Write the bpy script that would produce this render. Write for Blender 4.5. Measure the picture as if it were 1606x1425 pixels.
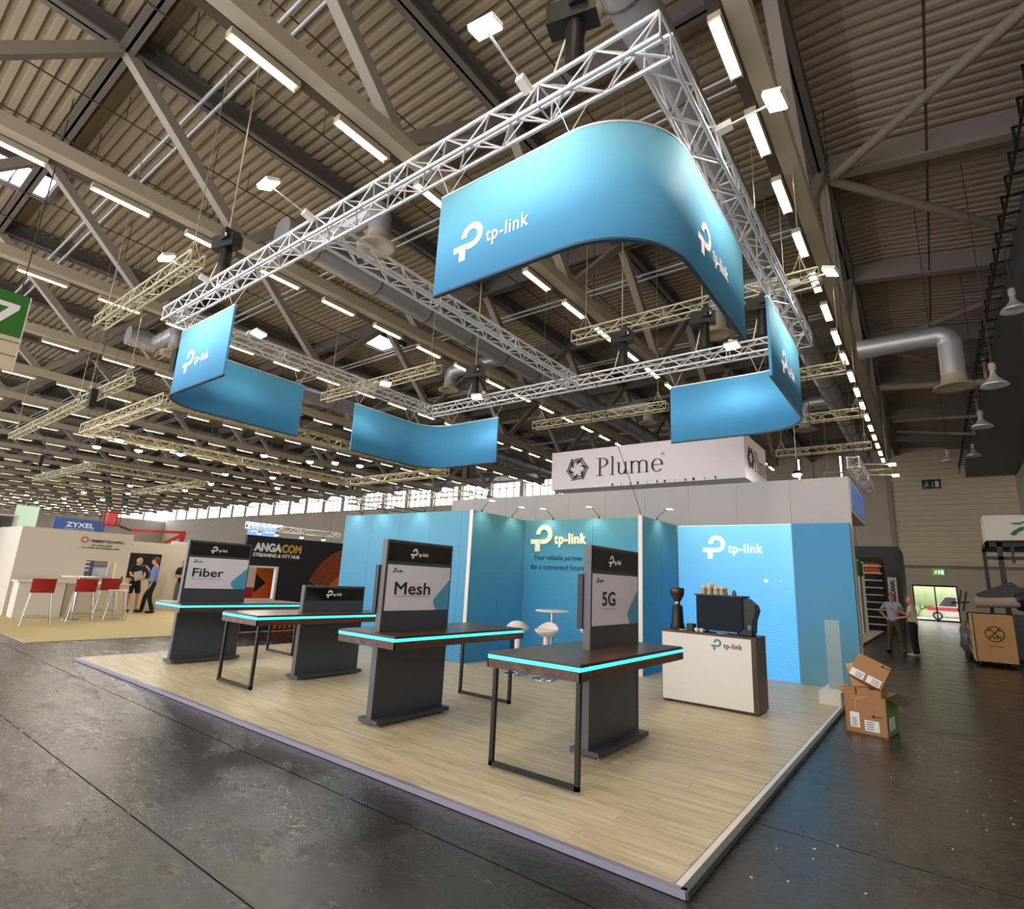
import bpy, math, random
from mathutils import Vector, Matrix, Euler
random.seed(7)
PI = math.pi
for o in list(bpy.data.objects): bpy.data.objects.remove(o)
SC = bpy.context.scene
COL = SC.collection

# ------------------------------------------------------------------ camera
YAW, PIT, ROL, FPX = -0.65436779, 0.22255222, -0.05057645, 860.729
fwd = Vector((math.sin(YAW)*math.cos(PIT), math.cos(YAW)*math.cos(PIT), math.sin(PIT)))
rgt = Vector((math.cos(YAW), -math.sin(YAW), 0)); dwn = fwd.cross(rgt)
r2 = math.cos(ROL)*rgt + math.sin(ROL)*dwn; d2 = -math.sin(ROL)*rgt + math.cos(ROL)*dwn
EYE = Vector((0, 0, 1.6))
cd = bpy.data.cameras.new('camera'); cam = bpy.data.objects.new('camera', cd); COL.objects.link(cam)
cd.sensor_fit = 'HORIZONTAL'; cd.sensor_width = 36; cd.lens = FPX/1606*36; cd.clip_end = 400; cd.clip_start = .05
m = Matrix((r2, -d2, -fwd)).transposed().to_4x4(); m.translation = EYE; cam.matrix_world = m
SC.camera = cam
def in_view(p, mar=40):
    q = Vector(p)-EYE; z = q.dot(fwd)
    if z < .3: return False
    x = 803+FPX*q.dot(r2)/z; y = 712.5+FPX*q.dot(d2)/z
    return -mar < x < 1606+mar and -mar < y < 1425+mar
# ------------------------------------------------------------------ world, exposure
w = bpy.data.worlds.new('world'); SC.world = w; w.use_nodes = True
wb = w.node_tree.nodes['Background']; wb.inputs[0].default_value = (1, .98, .965, 1); wb.inputs[1].default_value = 3.7  # even bright surroundings, added fill that enters where the hall is left open
SC.view_settings.view_transform = 'Standard'; SC.view_settings.look = 'None'
SC.view_settings.gamma = 1; SC.view_settings.use_curve_mapping = False
SC.view_settings.exposure = 0.0
STRIP_E, FLOOD_W, SPOT_W = 29.0, 118.0, 8.0

# ------------------------------------------------------------------ materials
def lin(c):
    f = lambda v: v/12.92 if v <= .04045 else ((v+.055)/1.055)**2.4
    return tuple(f(x/255) for x in c)+(1,)
MATS = {}
def mat(name, rgb, rough=.6, metal=0, var=.06, scale=6, bump=0, emit=0, ecol=None, spec=.5, trans=0, alpha=1):
    if name in MATS: return MATS[name]
    m = bpy.data.materials.new(name); m.use_nodes = True; nt = m.node_tree; b = nt.nodes['Principled BSDF']
    c = lin(rgb); b.inputs['Base Color'].default_value = c
    b.inputs['Roughness'].default_value = rough; b.inputs['Metallic'].default_value = metal
    b.inputs['Specular IOR Level'].default_value = spec
    if trans: b.inputs['Transmission Weight'].default_value = trans
    if alpha < 1: b.inputs['Alpha'].default_value = alpha
    if emit:
        b.inputs['Emission Color'].default_value = lin(ecol or rgb); b.inputs['Emission Strength'].default_value = emit
    if var or bump:
        tc = nt.nodes.new('ShaderNodeTexCoord'); n = nt.nodes.new('ShaderNodeTexNoise')
        n.inputs['Scale'].default_value = scale; n.inputs['Detail'].default_value = 4
        nt.links.new(tc.outputs['Object'], n.inputs['Vector'])
        if var:
            mr = nt.nodes.new('ShaderNodeMapRange'); mr.inputs[3].default_value = 1-var; mr.inputs[4].default_value = 1+var
            nt.links.new(n.outputs['Fac'], mr.inputs[0])
            mx = nt.nodes.new('ShaderNodeVectorMath'); mx.operation = 'SCALE'
            mx.inputs[0].default_value = c[:3]; nt.links.new(mr.outputs[0], mx.inputs['Scale'])
            nt.links.new(mx.outputs[0], b.inputs['Base Color'])
        if bump:
            bp = nt.nodes.new('ShaderNodeBump'); bp.inputs['Strength'].default_value = bump; bp.inputs['Distance'].default_value = .02
            nt.links.new(n.outputs['Fac'], bp.inputs['Height']); nt.links.new(bp.outputs[0], b.inputs['Normal'])
    MATS[name] = m; return m
def nodes(m): return m.node_tree, m.node_tree.nodes['Principled BSDF']
def ramp(nt, stops):
    r = nt.nodes.new('ShaderNodeValToRGB'); e = r.color_ramp.elements
    e[0].position, e[0].color = stops[0][0], stops[0][1]; e[1].position, e[1].color = stops[-1][0], stops[-1][1]
    for p, c in stops[1:-1]: k = e.new(p); k.color = c
    return r
def zgrad(name, stops, rough=.7, emit=0, wave=None):
    """fabric whose colour changes with height (world z = object z here), optional wavy line print"""
    m = bpy.data.materials.new(name); m.use_nodes = True; nt, b = nodes(m); L = nt.links
    g = nt.nodes.new('ShaderNodeNewGeometry'); s = nt.nodes.new('ShaderNodeSeparateXYZ'); L.new(g.outputs['Position'], s.inputs[0])
    z0, z1 = stops[0][0], stops[-1][0]
    mr = nt.nodes.new('ShaderNodeMapRange'); mr.inputs[1].default_value = z0; mr.inputs[2].default_value = z1
    L.new(s.outputs['Z'], mr.inputs[0])
    r = ramp(nt, [((z-z0)/(z1-z0), lin(c)) for z, c in stops]); L.new(mr.outputs[0], r.inputs[0]); out = r.outputs[0]
    if wave:
        ad = nt.nodes.new('ShaderNodeMath'); ad.operation = 'ADD'; L.new(s.outputs['X'], ad.inputs[0]); L.new(s.outputs['Y'], ad.inputs[1])
        sn = nt.nodes.new('ShaderNodeMath'); sn.operation = 'SINE'
        m1 = nt.nodes.new('ShaderNodeMath'); m1.operation = 'MULTIPLY'; m1.inputs[1].default_value = 1.3; L.new(ad.outputs[0], m1.inputs[0]); L.new(m1.outputs[0], sn.inputs[0])
        m2 = nt.nodes.new('ShaderNodeMath'); m2.operation = 'MULTIPLY_ADD'; m2.inputs[1].default_value = .13; L.new(sn.outputs[0], m2.inputs[0]); L.new(s.outputs['Z'], m2.inputs[2])
        m3 = nt.nodes.new('ShaderNodeMath'); m3.operation = 'MULTIPLY'; m3.inputs[1].default_value = 2*PI/.055; L.new(m2.outputs[0], m3.inputs[0])
        s2 = nt.nodes.new('ShaderNodeMath'); s2.operation = 'SINE'; L.new(m3.outputs[0], s2.inputs[0])
        a = nt.nodes.new('ShaderNodeMapRange'); a.inputs[1].default_value = .55; a.inputs[2].default_value = .95; L.new(s2.outputs[0], a.inputs[0])
        bnd = nt.nodes.new('ShaderNodeMapRange'); bnd.inputs[1].default_value = wave[0]; bnd.inputs[2].default_value = wave[1]
        bnd.inputs[3].default_value = .45; bnd.inputs[4].default_value = 0; L.new(m2.outputs[0], bnd.inputs[0])
        mm = nt.nodes.new('ShaderNodeMath'); mm.operation = 'MULTIPLY'; L.new(a.outputs[0], mm.inputs[0]); L.new(bnd.outputs[0], mm.inputs[1])
        mx = nt.nodes.new('ShaderNodeMix'); mx.data_type = 'RGBA'; L.new(mm.outputs[0], mx.inputs[0]); L.new(out, mx.inputs[6]); mx.inputs[7].default_value = lin(wave[2]); out = mx.outputs[2]
    L.new(out, b.inputs['Base Color']); b.inputs['Roughness'].default_value = rough; b.inputs['Specular IOR Level'].default_value = .2
    if emit: L.new(out, b.inputs['Emission Color']); b.inputs['Emission Strength'].default_value = emit
    MATS[name] = m; return m

M = dict(
 alu=mat('aluminium', (226, 226, 232), .36, .6, .04), alu_y=mat('dull aluminium', (190, 184, 160), .4, .7, .05),
 steel=mat('painted steel grey', (140, 130, 119), .6, 0, .05, 3), steel_d=mat('painted steel dark', (98, 90, 84), .6, 0, .05, 3),
 cream=mat('cream painted steel', (170, 158, 138), .55, 0, .05, 2), rail=mat('brown rail', (70, 60, 50), .5),
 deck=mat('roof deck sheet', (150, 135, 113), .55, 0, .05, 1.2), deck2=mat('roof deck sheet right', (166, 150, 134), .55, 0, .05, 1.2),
 duct=mat('galvanised duct', (176, 176, 182), .42, .55, .08, 5), black=mat('black plastic', (20, 20, 22), .45), blackm=mat('black metal', (34, 31, 31), .42, .3),
 anth=mat('anthracite panel', (64, 68, 78), .5, 0, .04), anth2=mat('anthracite edge', (88, 84, 90), .42, .2, .04),
 gloss=mat('gloss black panel', (12, 12, 14), .12), white=mat('white lacquer', (222, 218, 214), .45, 0, .02), whitew=mat('white exhibition wall', (176, 172, 170), .7, 0, .03, 1),
 beige=mat('beige hall wall', (204, 192, 174), .75, 0, .05, .7), siding=mat('ribbed wall sheet', (226, 210, 184), .6, 0, .05, .7), grey=mat('grey sheet', (92, 92, 98), .6),
 red=mat('red shell', (160, 24, 28), .4), chrome=mat('chrome', (200, 200, 205), .15, 1, 0), skin=mat('skin', (205, 150, 125), .6), tube=mat('warm strip tube', (255, 240, 190), .5, emit=STRIP_E, ecol=(255, 236, 196), var=0),
 flood=mat('flood lens', (255, 244, 220), .5, emit=40, ecol=(255, 240, 214), var=0), stage=mat('stage lens', (255, 250, 240), .5, emit=480, ecol=(255, 246, 232), var=0), led=mat('cyan led', (60, 225, 225), .5, emit=1.15, ecol=(90, 240, 240), var=0),
 paneglow=mat('daylit pane', (230, 238, 255), .2, emit=6.5, ecol=(238, 242, 255), var=0), skyl=mat('roof light pane', (220, 215, 235), .2, emit=4, ecol=(226, 218, 240), var=0),
 textw=mat('white print', (240, 240, 244), .5, var=0), textb=mat('black print', (18, 20, 24), .6, var=0), textn=mat('navy print', (30, 60, 80), .6, var=0), textt=mat('teal print', (78, 128, 148), .6, var=0),
 cream3=mat('cream letters', (232, 232, 200), .5, var=0, emit=.12), card=mat('cardboard', (158, 116, 78), .85, 0, .06, 9), card2=mat('pale cardboard', (190, 152, 108), .85, 0, .06, 9), green=mat('green print', (40, 120, 40), .6), green2=mat('hall sign green', (38, 104, 28), .5),
 label=mat('paper label', (222, 222, 226), .7, var=0), wood=mat('crate plywood', (190, 146, 96), .7, 0, .08, 5), orange=mat('orange print', (214, 96, 30), .6), blue=mat('blue print', (40, 84, 160), .5), blueglow=mat('backlit blue', (120, 170, 240), .5, emit=.8, var=0),
 sign=mat('poster white', (226, 222, 236), .5, var=0), signb=mat('poster blue', (84, 160, 198), .5, var=0), hedge=mat('hedge', (170, 190, 140), .9, 0, .3, 3, .4), carpet=mat('beige carpet', (180, 165, 120), .85, 0, .08, 1.5), carw=mat('car paint white', (225, 222, 225), .3), carr=mat('car paint red', (190, 60, 60), .3))

# dark hall floor
m = bpy.data.materials.new('hall floor'); m.use_nodes = True; nt, b = nodes(m); L = nt.links; M['floor'] = m
tc = nt.nodes.new('ShaderNodeTexCoord')
n1 = nt.nodes.new('ShaderNodeTexNoise'); n1.inputs['Scale'].default_value = .9; n1.inputs['Detail'].default_value = 9; n1.inputs['Roughness'].default_value = .65; L.new(tc.outputs['Object'], n1.inputs[0])
n2 = nt.nodes.new('ShaderNodeTexNoise'); n2.inputs['Scale'].default_value = 14; n2.inputs['Detail'].default_value = 8; L.new(tc.outputs['Object'], n2.inputs[0])
mp = nt.nodes.new('ShaderNodeMapping'); mp.inputs['Rotation'].default_value = (0, 0, .5); mp.inputs['Scale'].default_value = (.7, 1.8, 1); L.new(tc.outputs['Object'], mp.inputs[0])
n3 = nt.nodes.new('ShaderNodeTexNoise'); n3.inputs['Scale'].default_value = 2.2; n3.inputs['Detail'].default_value = 10; n3.inputs['Roughness'].default_value = .75; L.new(mp.outputs[0], n3.inputs[0])
cr = ramp(nt, [(.3, lin((24, 20, 20))), (.55, lin((37, 31, 30))), (.75, lin((58, 49, 46)))]); L.new(n1.outputs[0], cr.inputs[0])
vo = nt.nodes.new('ShaderNodeTexVoronoi'); vo.inputs['Scale'].default_value = 5; vo.feature = 'DISTANCE_TO_EDGE'
nd = nt.nodes.new('ShaderNodeVectorMath'); nd.operation = 'MULTIPLY_ADD'; L.new(n1.outputs['Color'], nd.inputs[0]); nd.inputs[1].default_value = (2.5, 2.5, 0); L.new(tc.outputs['Object'], nd.inputs[2]); L.new(nd.outputs[0], vo.inputs['Vector'])
sc_ = nt.nodes.new('ShaderNodeMapRange'); sc_.inputs[1].default_value = 0; sc_.inputs[2].default_value = .006; sc_.inputs[3].default_value = .4; sc_.inputs[4].default_value = 0; L.new(vo.outputs['Distance'], sc_.inputs[0])
mk = nt.nodes.new('ShaderNodeMath'); mk.operation = 'MULTIPLY'; L.new(sc_.outputs[0], mk.inputs[0]); L.new(n3.outputs[0], mk.inputs[1])
mx = nt.nodes.new('ShaderNodeMix'); mx.data_type = 'RGBA'; L.new(mk.outputs[0], mx.inputs[0]); L.new(cr.outputs[0], mx.inputs[6]); mx.inputs[7].default_value = lin((150, 138, 128)); L.new(mx.outputs[2], b.inputs['Base Color'])
rr = nt.nodes.new('ShaderNodeMapRange'); rr.inputs[1].default_value = .3; rr.inputs[2].default_value = .7; rr.inputs[3].default_value = .12; rr.inputs[4].default_value = .36; L.new(n3.outputs[0], rr.inputs[0]); L.new(rr.outputs[0], b.inputs['Roughness'])
hm = nt.nodes.new('ShaderNodeMath'); hm.operation = 'ADD'; L.new(n2.outputs[0], hm.inputs[0]); L.new(n3.outputs[0], hm.inputs[1])
bp = nt.nodes.new('ShaderNodeBump'); bp.inputs['Strength'].default_value = .5; bp.inputs['Distance'].default_value = .014; L.new(hm.outputs[0], bp.inputs['Height']); L.new(bp.outputs[0], b.inputs['Normal'])
b.inputs['Specular IOR Level'].default_value = .6

def woodmat(name, c0, c1, c2, sc, rough, rnd=True, spec=.4):
    m = bpy.data.materials.new(name); m.use_nodes = True; nt, b = nodes(m); L = nt.links
    tc = nt.nodes.new('ShaderNodeTexCoord'); mp = nt.nodes.new('ShaderNodeMapping'); mp.inputs['Scale'].default_value = sc
    L.new(tc.outputs['Object'], mp.inputs[0])
    if rnd:
        oi = nt.nodes.new('ShaderNodeObjectInfo'); vm = nt.nodes.new('ShaderNodeVectorMath'); vm.operation = 'SCALE'; vm.inputs['Scale'].default_value = 37
        cx = nt.nodes.new('ShaderNodeCombineXYZ'); L.new(oi.outputs['Random'], cx.inputs[0]); L.new(oi.outputs['Random'], cx.inputs[1]); L.new(cx.outputs[0], vm.inputs[0]); L.new(vm.outputs[0], mp.inputs['Location'])
    n = nt.nodes.new('ShaderNodeTexNoise'); n.inputs['Scale'].default_value = 1; n.inputs['Detail'].default_value = 6; n.inputs['Roughness'].default_value = .6; n.inputs['Distortion'].default_value = .6; L.new(mp.outputs[0], n.inputs[0])
    r = ramp(nt, [(.28, lin(c0)), (.5, lin(c1)), (.68, lin(c2))]); L.new(n.outputs[0], r.inputs[0]); L.new(r.outputs[0], b.inputs['Base Color'])
    b.inputs['Roughness'].default_value = rough; b.inputs['Specular IOR Level'].default_value = spec; return m
M['plank'] = woodmat('pale oak plank', (154, 139, 114), (194, 179, 151), (208, 196, 172), (1.3, 16, 4), .42)
M['walnut'] = woodmat('walnut veneer', (52, 36, 28), (78, 56, 44), (98, 74, 60), (14, 1.1, 14), .3, False)
M['walnutx'] = woodmat('walnut veneer upright', (52, 40, 34), (74, 58, 48), (90, 72, 60), (14, 14, 1.1), .45, False)
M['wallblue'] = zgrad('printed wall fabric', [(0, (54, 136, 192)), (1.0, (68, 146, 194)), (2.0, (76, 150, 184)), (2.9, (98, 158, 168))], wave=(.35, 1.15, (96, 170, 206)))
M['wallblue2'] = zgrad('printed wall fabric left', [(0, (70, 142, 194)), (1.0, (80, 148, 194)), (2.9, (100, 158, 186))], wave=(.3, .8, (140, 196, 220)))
M['bannerf'] = zgrad('hanging banner fabric', [(4.4, (82, 156, 206)), (5.0, (90, 160, 200)), (5.65, (104, 164, 186))])
M['bannerb'] = mat('hanging banner inside', (84, 164, 216), .75, var=.03, scale=1, spec=.2)
M['lbox'] = zgrad('lightbox fabric', [(0, (84, 168, 232)), (1.2, (92, 174, 234)), (2.0, (112, 186, 234)), (2.9, (128, 206, 242))], emit=.6, wave=(.9, 1.9, (112, 190, 240)))
M['lbtext'] = mat('lit white print', (240, 248, 255), .5, emit=.9, var=0)
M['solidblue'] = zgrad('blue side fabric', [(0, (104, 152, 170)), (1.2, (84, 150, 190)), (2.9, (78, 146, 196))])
M['hazard'] = mat('hazard stripes', (200, 80, 50), .6)

# ------------------------------------------------------------------ mesh helpers
class Many:
    """collects cylinders, each to become an object of its own"""
    def __init__(s): s.l = []
    def cyl(s, *a, **k): s.l.append((a, k)); return s
    def build(s, name, mt, parent):
        for a, k in s.l: o = MB().cyl(*a, **k).build(name, mt, parent)
        return o
class MB:
    def __init__(s): s.v = []; s.f = []; s.sm = []
    def add(s, vs, fs, smooth=False):
        n = len(s.v); s.v += [tuple(v) for v in vs]; s.f += [tuple(i+n for i in f) for f in fs]; s.sm += [smooth]*len(fs); return s
    def box(s, x0, x1, y0, y1, z0, z1):
        v = [(x, y, z) for z in (z0, z1) for y in (y0, y1) for x in (x0, x1)]
        return s.add(v, [(0, 2, 3, 1), (4, 5, 7, 6), (0, 1, 5, 4), (2, 6, 7, 3), (0, 4, 6, 2), (1, 3, 7, 5)])
    def obox(s, c, size, rot=(0, 0, 0)):
        R = Euler(rot).to_matrix(); h = [k/2 for k in size]
        v = [Vector(c)+R@Vector((x*h[0], y*h[1], z*h[2])) for z in (-1, 1) for y in (-1, 1) for x in (-1, 1)]
        return s.add(v, [(0, 2, 3, 1), (4, 5, 7, 6), (0, 1, 5, 4), (2, 6, 7, 3), (0, 4, 6, 2), (1, 3, 7, 5)])
    def beam(s, a, b, wd, ht, up=(0, 0, 1)):
        a = Vector(a); b = Vector(b); d = (b-a).normalized(); r = d.cross(Vector(up)).normalized(); u = r.cross(d)
        v = [p+r*wd/2*i+u*ht/2*j for p in (a, b) for i, j in ((-1, -1), (1, -1), (1, 1), (-1, 1))]
        return s.add(v, [(0, 1, 2, 3), (7, 6, 5, 4), (0, 4, 5, 1), (1, 5, 6, 2), (2, 6, 7, 3), (3, 7, 4, 0)])
    def cyl(s, a, b, r, n=8, rb=None, cap=True):
        a = Vector(a); b = Vector(b); d = (b-a).normalized(); rb = r if rb is None else rb
        t = Vector((1, 0, 0)) if abs(d.x) < .9 else Vector((0, 1, 0)); u = d.cross(t).normalized(); q = d.cross(u)
        v = []
        for p, R in ((a, r), (b, rb)):
            v += [p+u*R*math.cos(2*PI*i/n)+q*R*math.sin(2*PI*i/n) for i in range(n)]
        s.add(v, [(i, (i+1) % n, n+(i+1) % n, n+i) for i in range(n)], True)
        if cap: s.add(v, [tuple(range(n))[::-1], tuple(range(n, 2*n))])
        return s
    def tube(s, pts, r, n=6):
        for a, b in zip(pts, pts[1:]): s.cyl(a, b, r, n)
        return s
    def lathe(s, prof, c=(0, 0, 0), n=20, sx=1, sy=1):
        v = []; m = len(prof)
        for r, z in prof: v += [(c[0]+r*sx*math.cos(2*PI*i/n), c[1]+r*sy*math.sin(2*PI*i/n), c[2]+z) for i in range(n)]
        s.add(v, [(k*n+i, k*n+(i+1) % n, (k+1)*n+(i+1) % n, (k+1)*n+i) for k in range(m-1) for i in range(n)], True)
        s.add(v, [tuple(range(n))[::-1], tuple(range((m-1)*n, m*n))]); return s
    def sphere(s, c, r, n=12, sc=(1, 1, 1)):
        pr = [(max(1e-4, math.sin(PI*k/8)), -math.cos(PI*k/8)) for k in range(9)]
        v = []
        for a, z in pr: v += [(c[0]+r*sc[0]*a*math.cos(2*PI*i/n), c[1]+r*sc[1]*a*math.sin(2*PI*i/n), c[2]+r*sc[2]*z) for i in range(n)]
        return s.add(v, [(k*n+i, k*n+(i+1) % n, (k+1)*n+(i+1) % n, (k+1)*n+i) for k in range(8) for i in range(n)], True)
    def poly(s, pts, fr, th=.004):
        """extrude a 2D polygon in frame fr=(origin,right,up); thickness towards right x up"""
        o, r, u = (Vector(k) for k in fr); nn = r.cross(u)
        n = len(pts); v = [o+r*x+u*y for x, y in pts]+[o+r*x+u*y+nn*th for x, y in pts]
        return s.add(v, [tuple(range(n))[::-1], tuple(range(n, 2*n))]+[(i, (i+1) % n, n+(i+1) % n, n+i) for i in range(n)])
    def build(s, name, mt, parent=None, smooth=True, shift=True):
        me = bpy.data.meshes.new(name); off = origin(parent) if (parent and shift) else Vector((0, 0, 0))
        me.from_pydata([Vector(v)-off for v in s.v], [], s.f); me.update()
        me.polygons.foreach_set('use_smooth', s.sm); me.materials.append(mt)
        o = bpy.data.objects.new(name, me); COL.objects.link(o)
        if parent: o.parent = parent
        return o
def origin(p):
    v = Vector((0, 0, 0))
    while p: v += p.location; p = p.parent
    return v
def tag(o, label, cat=None, group=None, kind=None):
    if label: o['label'] = label
    if cat: o['category'] = cat
    if group: o['group'] = group
    if kind: o['kind'] = kind
    return o
def thing(name, label, cat, loc=(0, 0, 0), group=None):
    o = bpy.data.objects.new(name, None); COL.objects.link(o); o.location = loc; o.empty_display_size = .1
    return tag(o, label, cat, group)
def solo(name, mb, mt, label, cat, loc, group=None):
    """a thing of a single mesh, its origin moved to loc"""
    o = mb.build(name, mt); L = Vector(loc)
    for v in o.data.vertices: v.co -= L
    o.location = L; return tag(o, label, cat, group)
def struct(name, mb, mt, parent=None):
    o = mb.build(name, mt, parent)
    if not parent: o['kind'] = 'structure'
    return o
def copy_tree(o, loc=None, rz=None, label=None, parent=None):
    c = o.copy(); COL.objects.link(c); c.parent = parent
    if loc is not None: c.location = loc
    if rz is not None: c.rotation_euler = (0, 0, rz)
    if label: c['label'] = label
    for ch in list(o.children): copy_tree(ch, parent=c)
    return c
ORD = ['first', 'second', 'third', 'fourth', 'fifth', 'sixth', 'seventh', 'eighth', 'ninth', 'tenth', 'eleventh', 'twelfth', 'thirteenth', 'fourteenth', 'fifteenth', 'sixteenth', 'seventeenth', 'eighteenth', 'nineteenth', 'twentieth', 'twenty-first', 'twenty-second', 'twenty-third', 'twenty-fourth', 'twenty-fifth', 'twenty-sixth', 'twenty-seventh', 'twenty-eighth', 'twenty-ninth', 'thirtieth', 'thirty-first', 'thirty-second', 'thirty-third', 'thirty-fourth', 'thirty-fifth', 'thirty-sixth', 'thirty-seventh', 'thirty-eighth', 'thirty-ninth', 'fortieth']

# text and emblem
_tc = {}
def text2d(s, bold=0):
    k = (s, bold)
    if k not in _tc:
        cu = bpy.data.curves.new('t', 'FONT'); cu.body = s; cu.size = 1; cu.extrude = .5; cu.resolution_u = 3; cu.space_character = 1.1 if s == 'tp-link' else 1.0
        o = bpy.data.objects.new('t', cu); COL.objects.link(o); dg = bpy.context.evaluated_depsgraph_get()
        me = bpy.data.meshes.new_from_object(o.evaluated_get(dg)); bpy.data.objects.remove(o)
        vs = [tuple(v.co) for v in me.vertices]; fs = [tuple(p.vertices) for p in me.polygons]
        x0 = min(v[0] for v in vs); x1 = max(v[0] for v in vs); y0 = min(v[1] for v in vs); y1 = max(v[1] for v in vs)
        _tc[k] = ([((v[0]-x0)/(x1-x0), (v[1]-y0)/(y1-y0), v[2]) for v in vs], fs)
    return _tc[k]
def text(mb, s, fr, w, h, x=0, y=0, th=.004, bold=.01):
    o, r, u = (Vector(k) for k in fr); nn = r.cross(u); vs, fs = text2d(s)
    e = bold*h/.75*1.1
    for k, (ex, ey) in enumerate(((0, 0),) if bold <= 0 else ((-e, 0), (e, 0), (0, e), (0, -e))): mb.add([o+r*(x+ex+v[0]*w)+u*(y+ey+v[1]*h)+nn*((v[2]+.5)*(th+(k+1)*.0007)) for v in vs], fs)
    return mb
def mark(mb, fr, h, x=0, y=0, th=.004):
    c = (.60, .64); R, q, n = .36, .185, 18
    out = [(c[0]+R*math.cos(a), c[1]+R*math.sin(a)) for a in [PI-1.5*PI*i/n for i in range(n+1)]]
    inn = [(c[0]+q*math.cos(a), c[1]+q*math.sin(a)) for a in [PI-1.5*PI*i/n for i in range(n+1)]]
    T = lambda P: [(x+a*h, y+b_*h) for a, b_ in P]
    for i in range(n): mb.poly(T([out[i+1], out[i], inn[i], inn[i+1]]), fr, th)
    mb.poly(T([(.445, .28), (.60, .28), (.60, .455), (.445, .455)]), fr, th)
    mb.poly(T([(0, .28), (.2, .28), (.2, 0), (.41, 0), (.41, .455), (0, .455)]), fr, th)
def logo(mb, fr, h, x=0, y=0, th=.004, k=1.0):
    mark(mb, fr, h, x, y, th); text(mb, 'tp-link', fr, 1.28*h*k, .50*h, x+1.08*h, y+.14*h, th, .008)
def FX(x, y, z): return ((x, y, z), (0, 1, 0), (0, 0, 1))      # on a face looking towards +X
def FY(x, y, z): return ((x, y, z), (1, 0, 0), (0, 0, 1))      # on a face looking towards -Y

# ================================================================== SETTING
fl = struct('floor', MB().box(-150, 7, -5, 57, -.2, -.006), M['blackm'])  # ends just behind the camera so world light from below brightens the ceiling
for a, b_ in [(-5, 1.74), (1.74, 2.87), (2.87, 4.59), (4.59, 57)]: MB().box(-150, 7, a+.005, b_-.005, -.006, 0).build('slab', M['floor'], fl)
# corrugated roof deck
def deck(x_pts, y0, y1, pit=.31, dep=.1):
    mb = MB(); prof = []
    y = y0
    while y < y1:
        prof += [(y, 0), (y+.13, 0), (y+.16, dep), (y+.28, dep)]; y += pit
    n = len(prof); v = []
    for x, z in x_pts: v += [(x, py, z+pz) for py, pz in prof]
    f = [(k*n+i, k*n+i+1, (k+1)*n+i+1, (k+1)*n+i) for k in range(len(x_pts)-1) for i in range(n-1)]
    return mb.add(v, f)
ZR = 14.12
SK = [(-24.2, -22.2, 16.4, 18.8), (-24.2, -22.2, 1.2, 3.4), (-62, -60, 16.4, 18.8), (-43, -41, 16.4, 18.8), (-43, -41, 30, 32.4)]
struct('ceiling', deck([(-150, ZR), (-.44, ZR)], -14, 56.5), M['deck'])
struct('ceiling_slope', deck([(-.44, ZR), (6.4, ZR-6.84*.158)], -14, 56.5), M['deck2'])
# end wall
mb = MB(); mb.box(-149, -2.35, 56.2, 56.6, 0, 11.2); mb.box(-150, -2.35, 56.2, 56.6, 14.0, 14.4)
mb.box(-2.35, -1.5, 56.2, 56.6, 0, 14.4); mb.box(1.35, 6.2, 56.2, 56.6, 0, 5); mb.box(-1.5, 1.35, 56.2, 56.6, 2.75, 5); mb.box(-2.35, 6.2, 56.4, 56.7, 5, 14.3)
wall_end = struct('wall_far', mb, M['beige'])
mb = MB(); z = 4.3; prof = []
while z < 14.2: prof += [(z, 0), (z+.2, 0), (z+.23, .1), (z+.38, .1)]; z += .42
n = len(prof); v = [(x, 56.15-p[1], p[0]) for x in (-2.3, 5.7) for p in prof]
mb.add(v, [(i, i+1, n+i+1, n+i) for i in range(n-1)]); o = mb.build('siding', M['siding'], wall_end)
mb = MB().box(-2.55, -2.2, 55.9, 56.2, 0, 14); struct('trim_1', mb, M['cream'])
mb = MB().box(-2.2, 5.7, 56.02, 56.16, 4.1, 4.32); struct('trim_2', mb, M['steel'])
WN = [(-5.6, .35), (-9.0, .35), (-12.6, .35)]+[(-14.6-i*5.35, 4.7) for i in range(25)]
xr = -2.3; mb = MB()
for i, (x1, wd_) in enumerate(WN):
    x0 = x1-wd_; mb.box(x1, xr, 56.2, 56.5, 11.2, 14.0); xr = x0; fr = MB()
    fr.box(x0, x0+.1, 56.15, 56.3, 11.2, 14).box(x1-.1, x1, 56.15, 56.3, 11.2, 14).box(x0, x1, 56.15, 56.3, 11.2, 11.32).box(x0, x1, 56.15, 56.3, 13.88, 14)
    k = 4 if wd_ > 1 else 1
    for j in range(1, k): a = x0+(x1-x0)*j/k; fr.box(a-.05, a+.05, 56.15, 56.3, 11.2, 14)
    if k > 1: fr.box(x0, x1, 56.15, 56.3, 13.1, 13.2)
    wd = struct('window_%d' % (i+1), fr, M['steel'])
    for j in range(k):
        a0 = x0+(x1-x0)*j/k+.06; a1 = x0+(x1-x0)*(j+1)/k-.06; MB().box(a0, a1, 56.31, 56.34, 11.3, 13.9).build('pane', M['paneglow'], wd)
    if 2 < i < 14: struct('trim_%d' % (i+3), MB().box(x0-.65, x0, 55.85, 56.2, 0, 14), M['beige'])
mb.build('window_piers', M['beige'], wall_end)
wl = struct('wall_left', MB().box(-148.8, -148.3, -14, 56.6, 0, 11).box(-148.8, -148.3, -14, 56.6, 14, 14.4), M['beige'])
for k in range(13):
    y = -13+k*5.35; wd = struct('window_%d' % (40+k), MB().box(-148.4, -148.2, y, y+.3, 11, 14).box(-148.4, -148.25, y+2.6, y+2.75, 11, 14), M['steel']); MB().box(-148.45, -148.42, y+.3, y+5.35, 11, 14).build('pane', M['paneglow'], wd)
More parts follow.
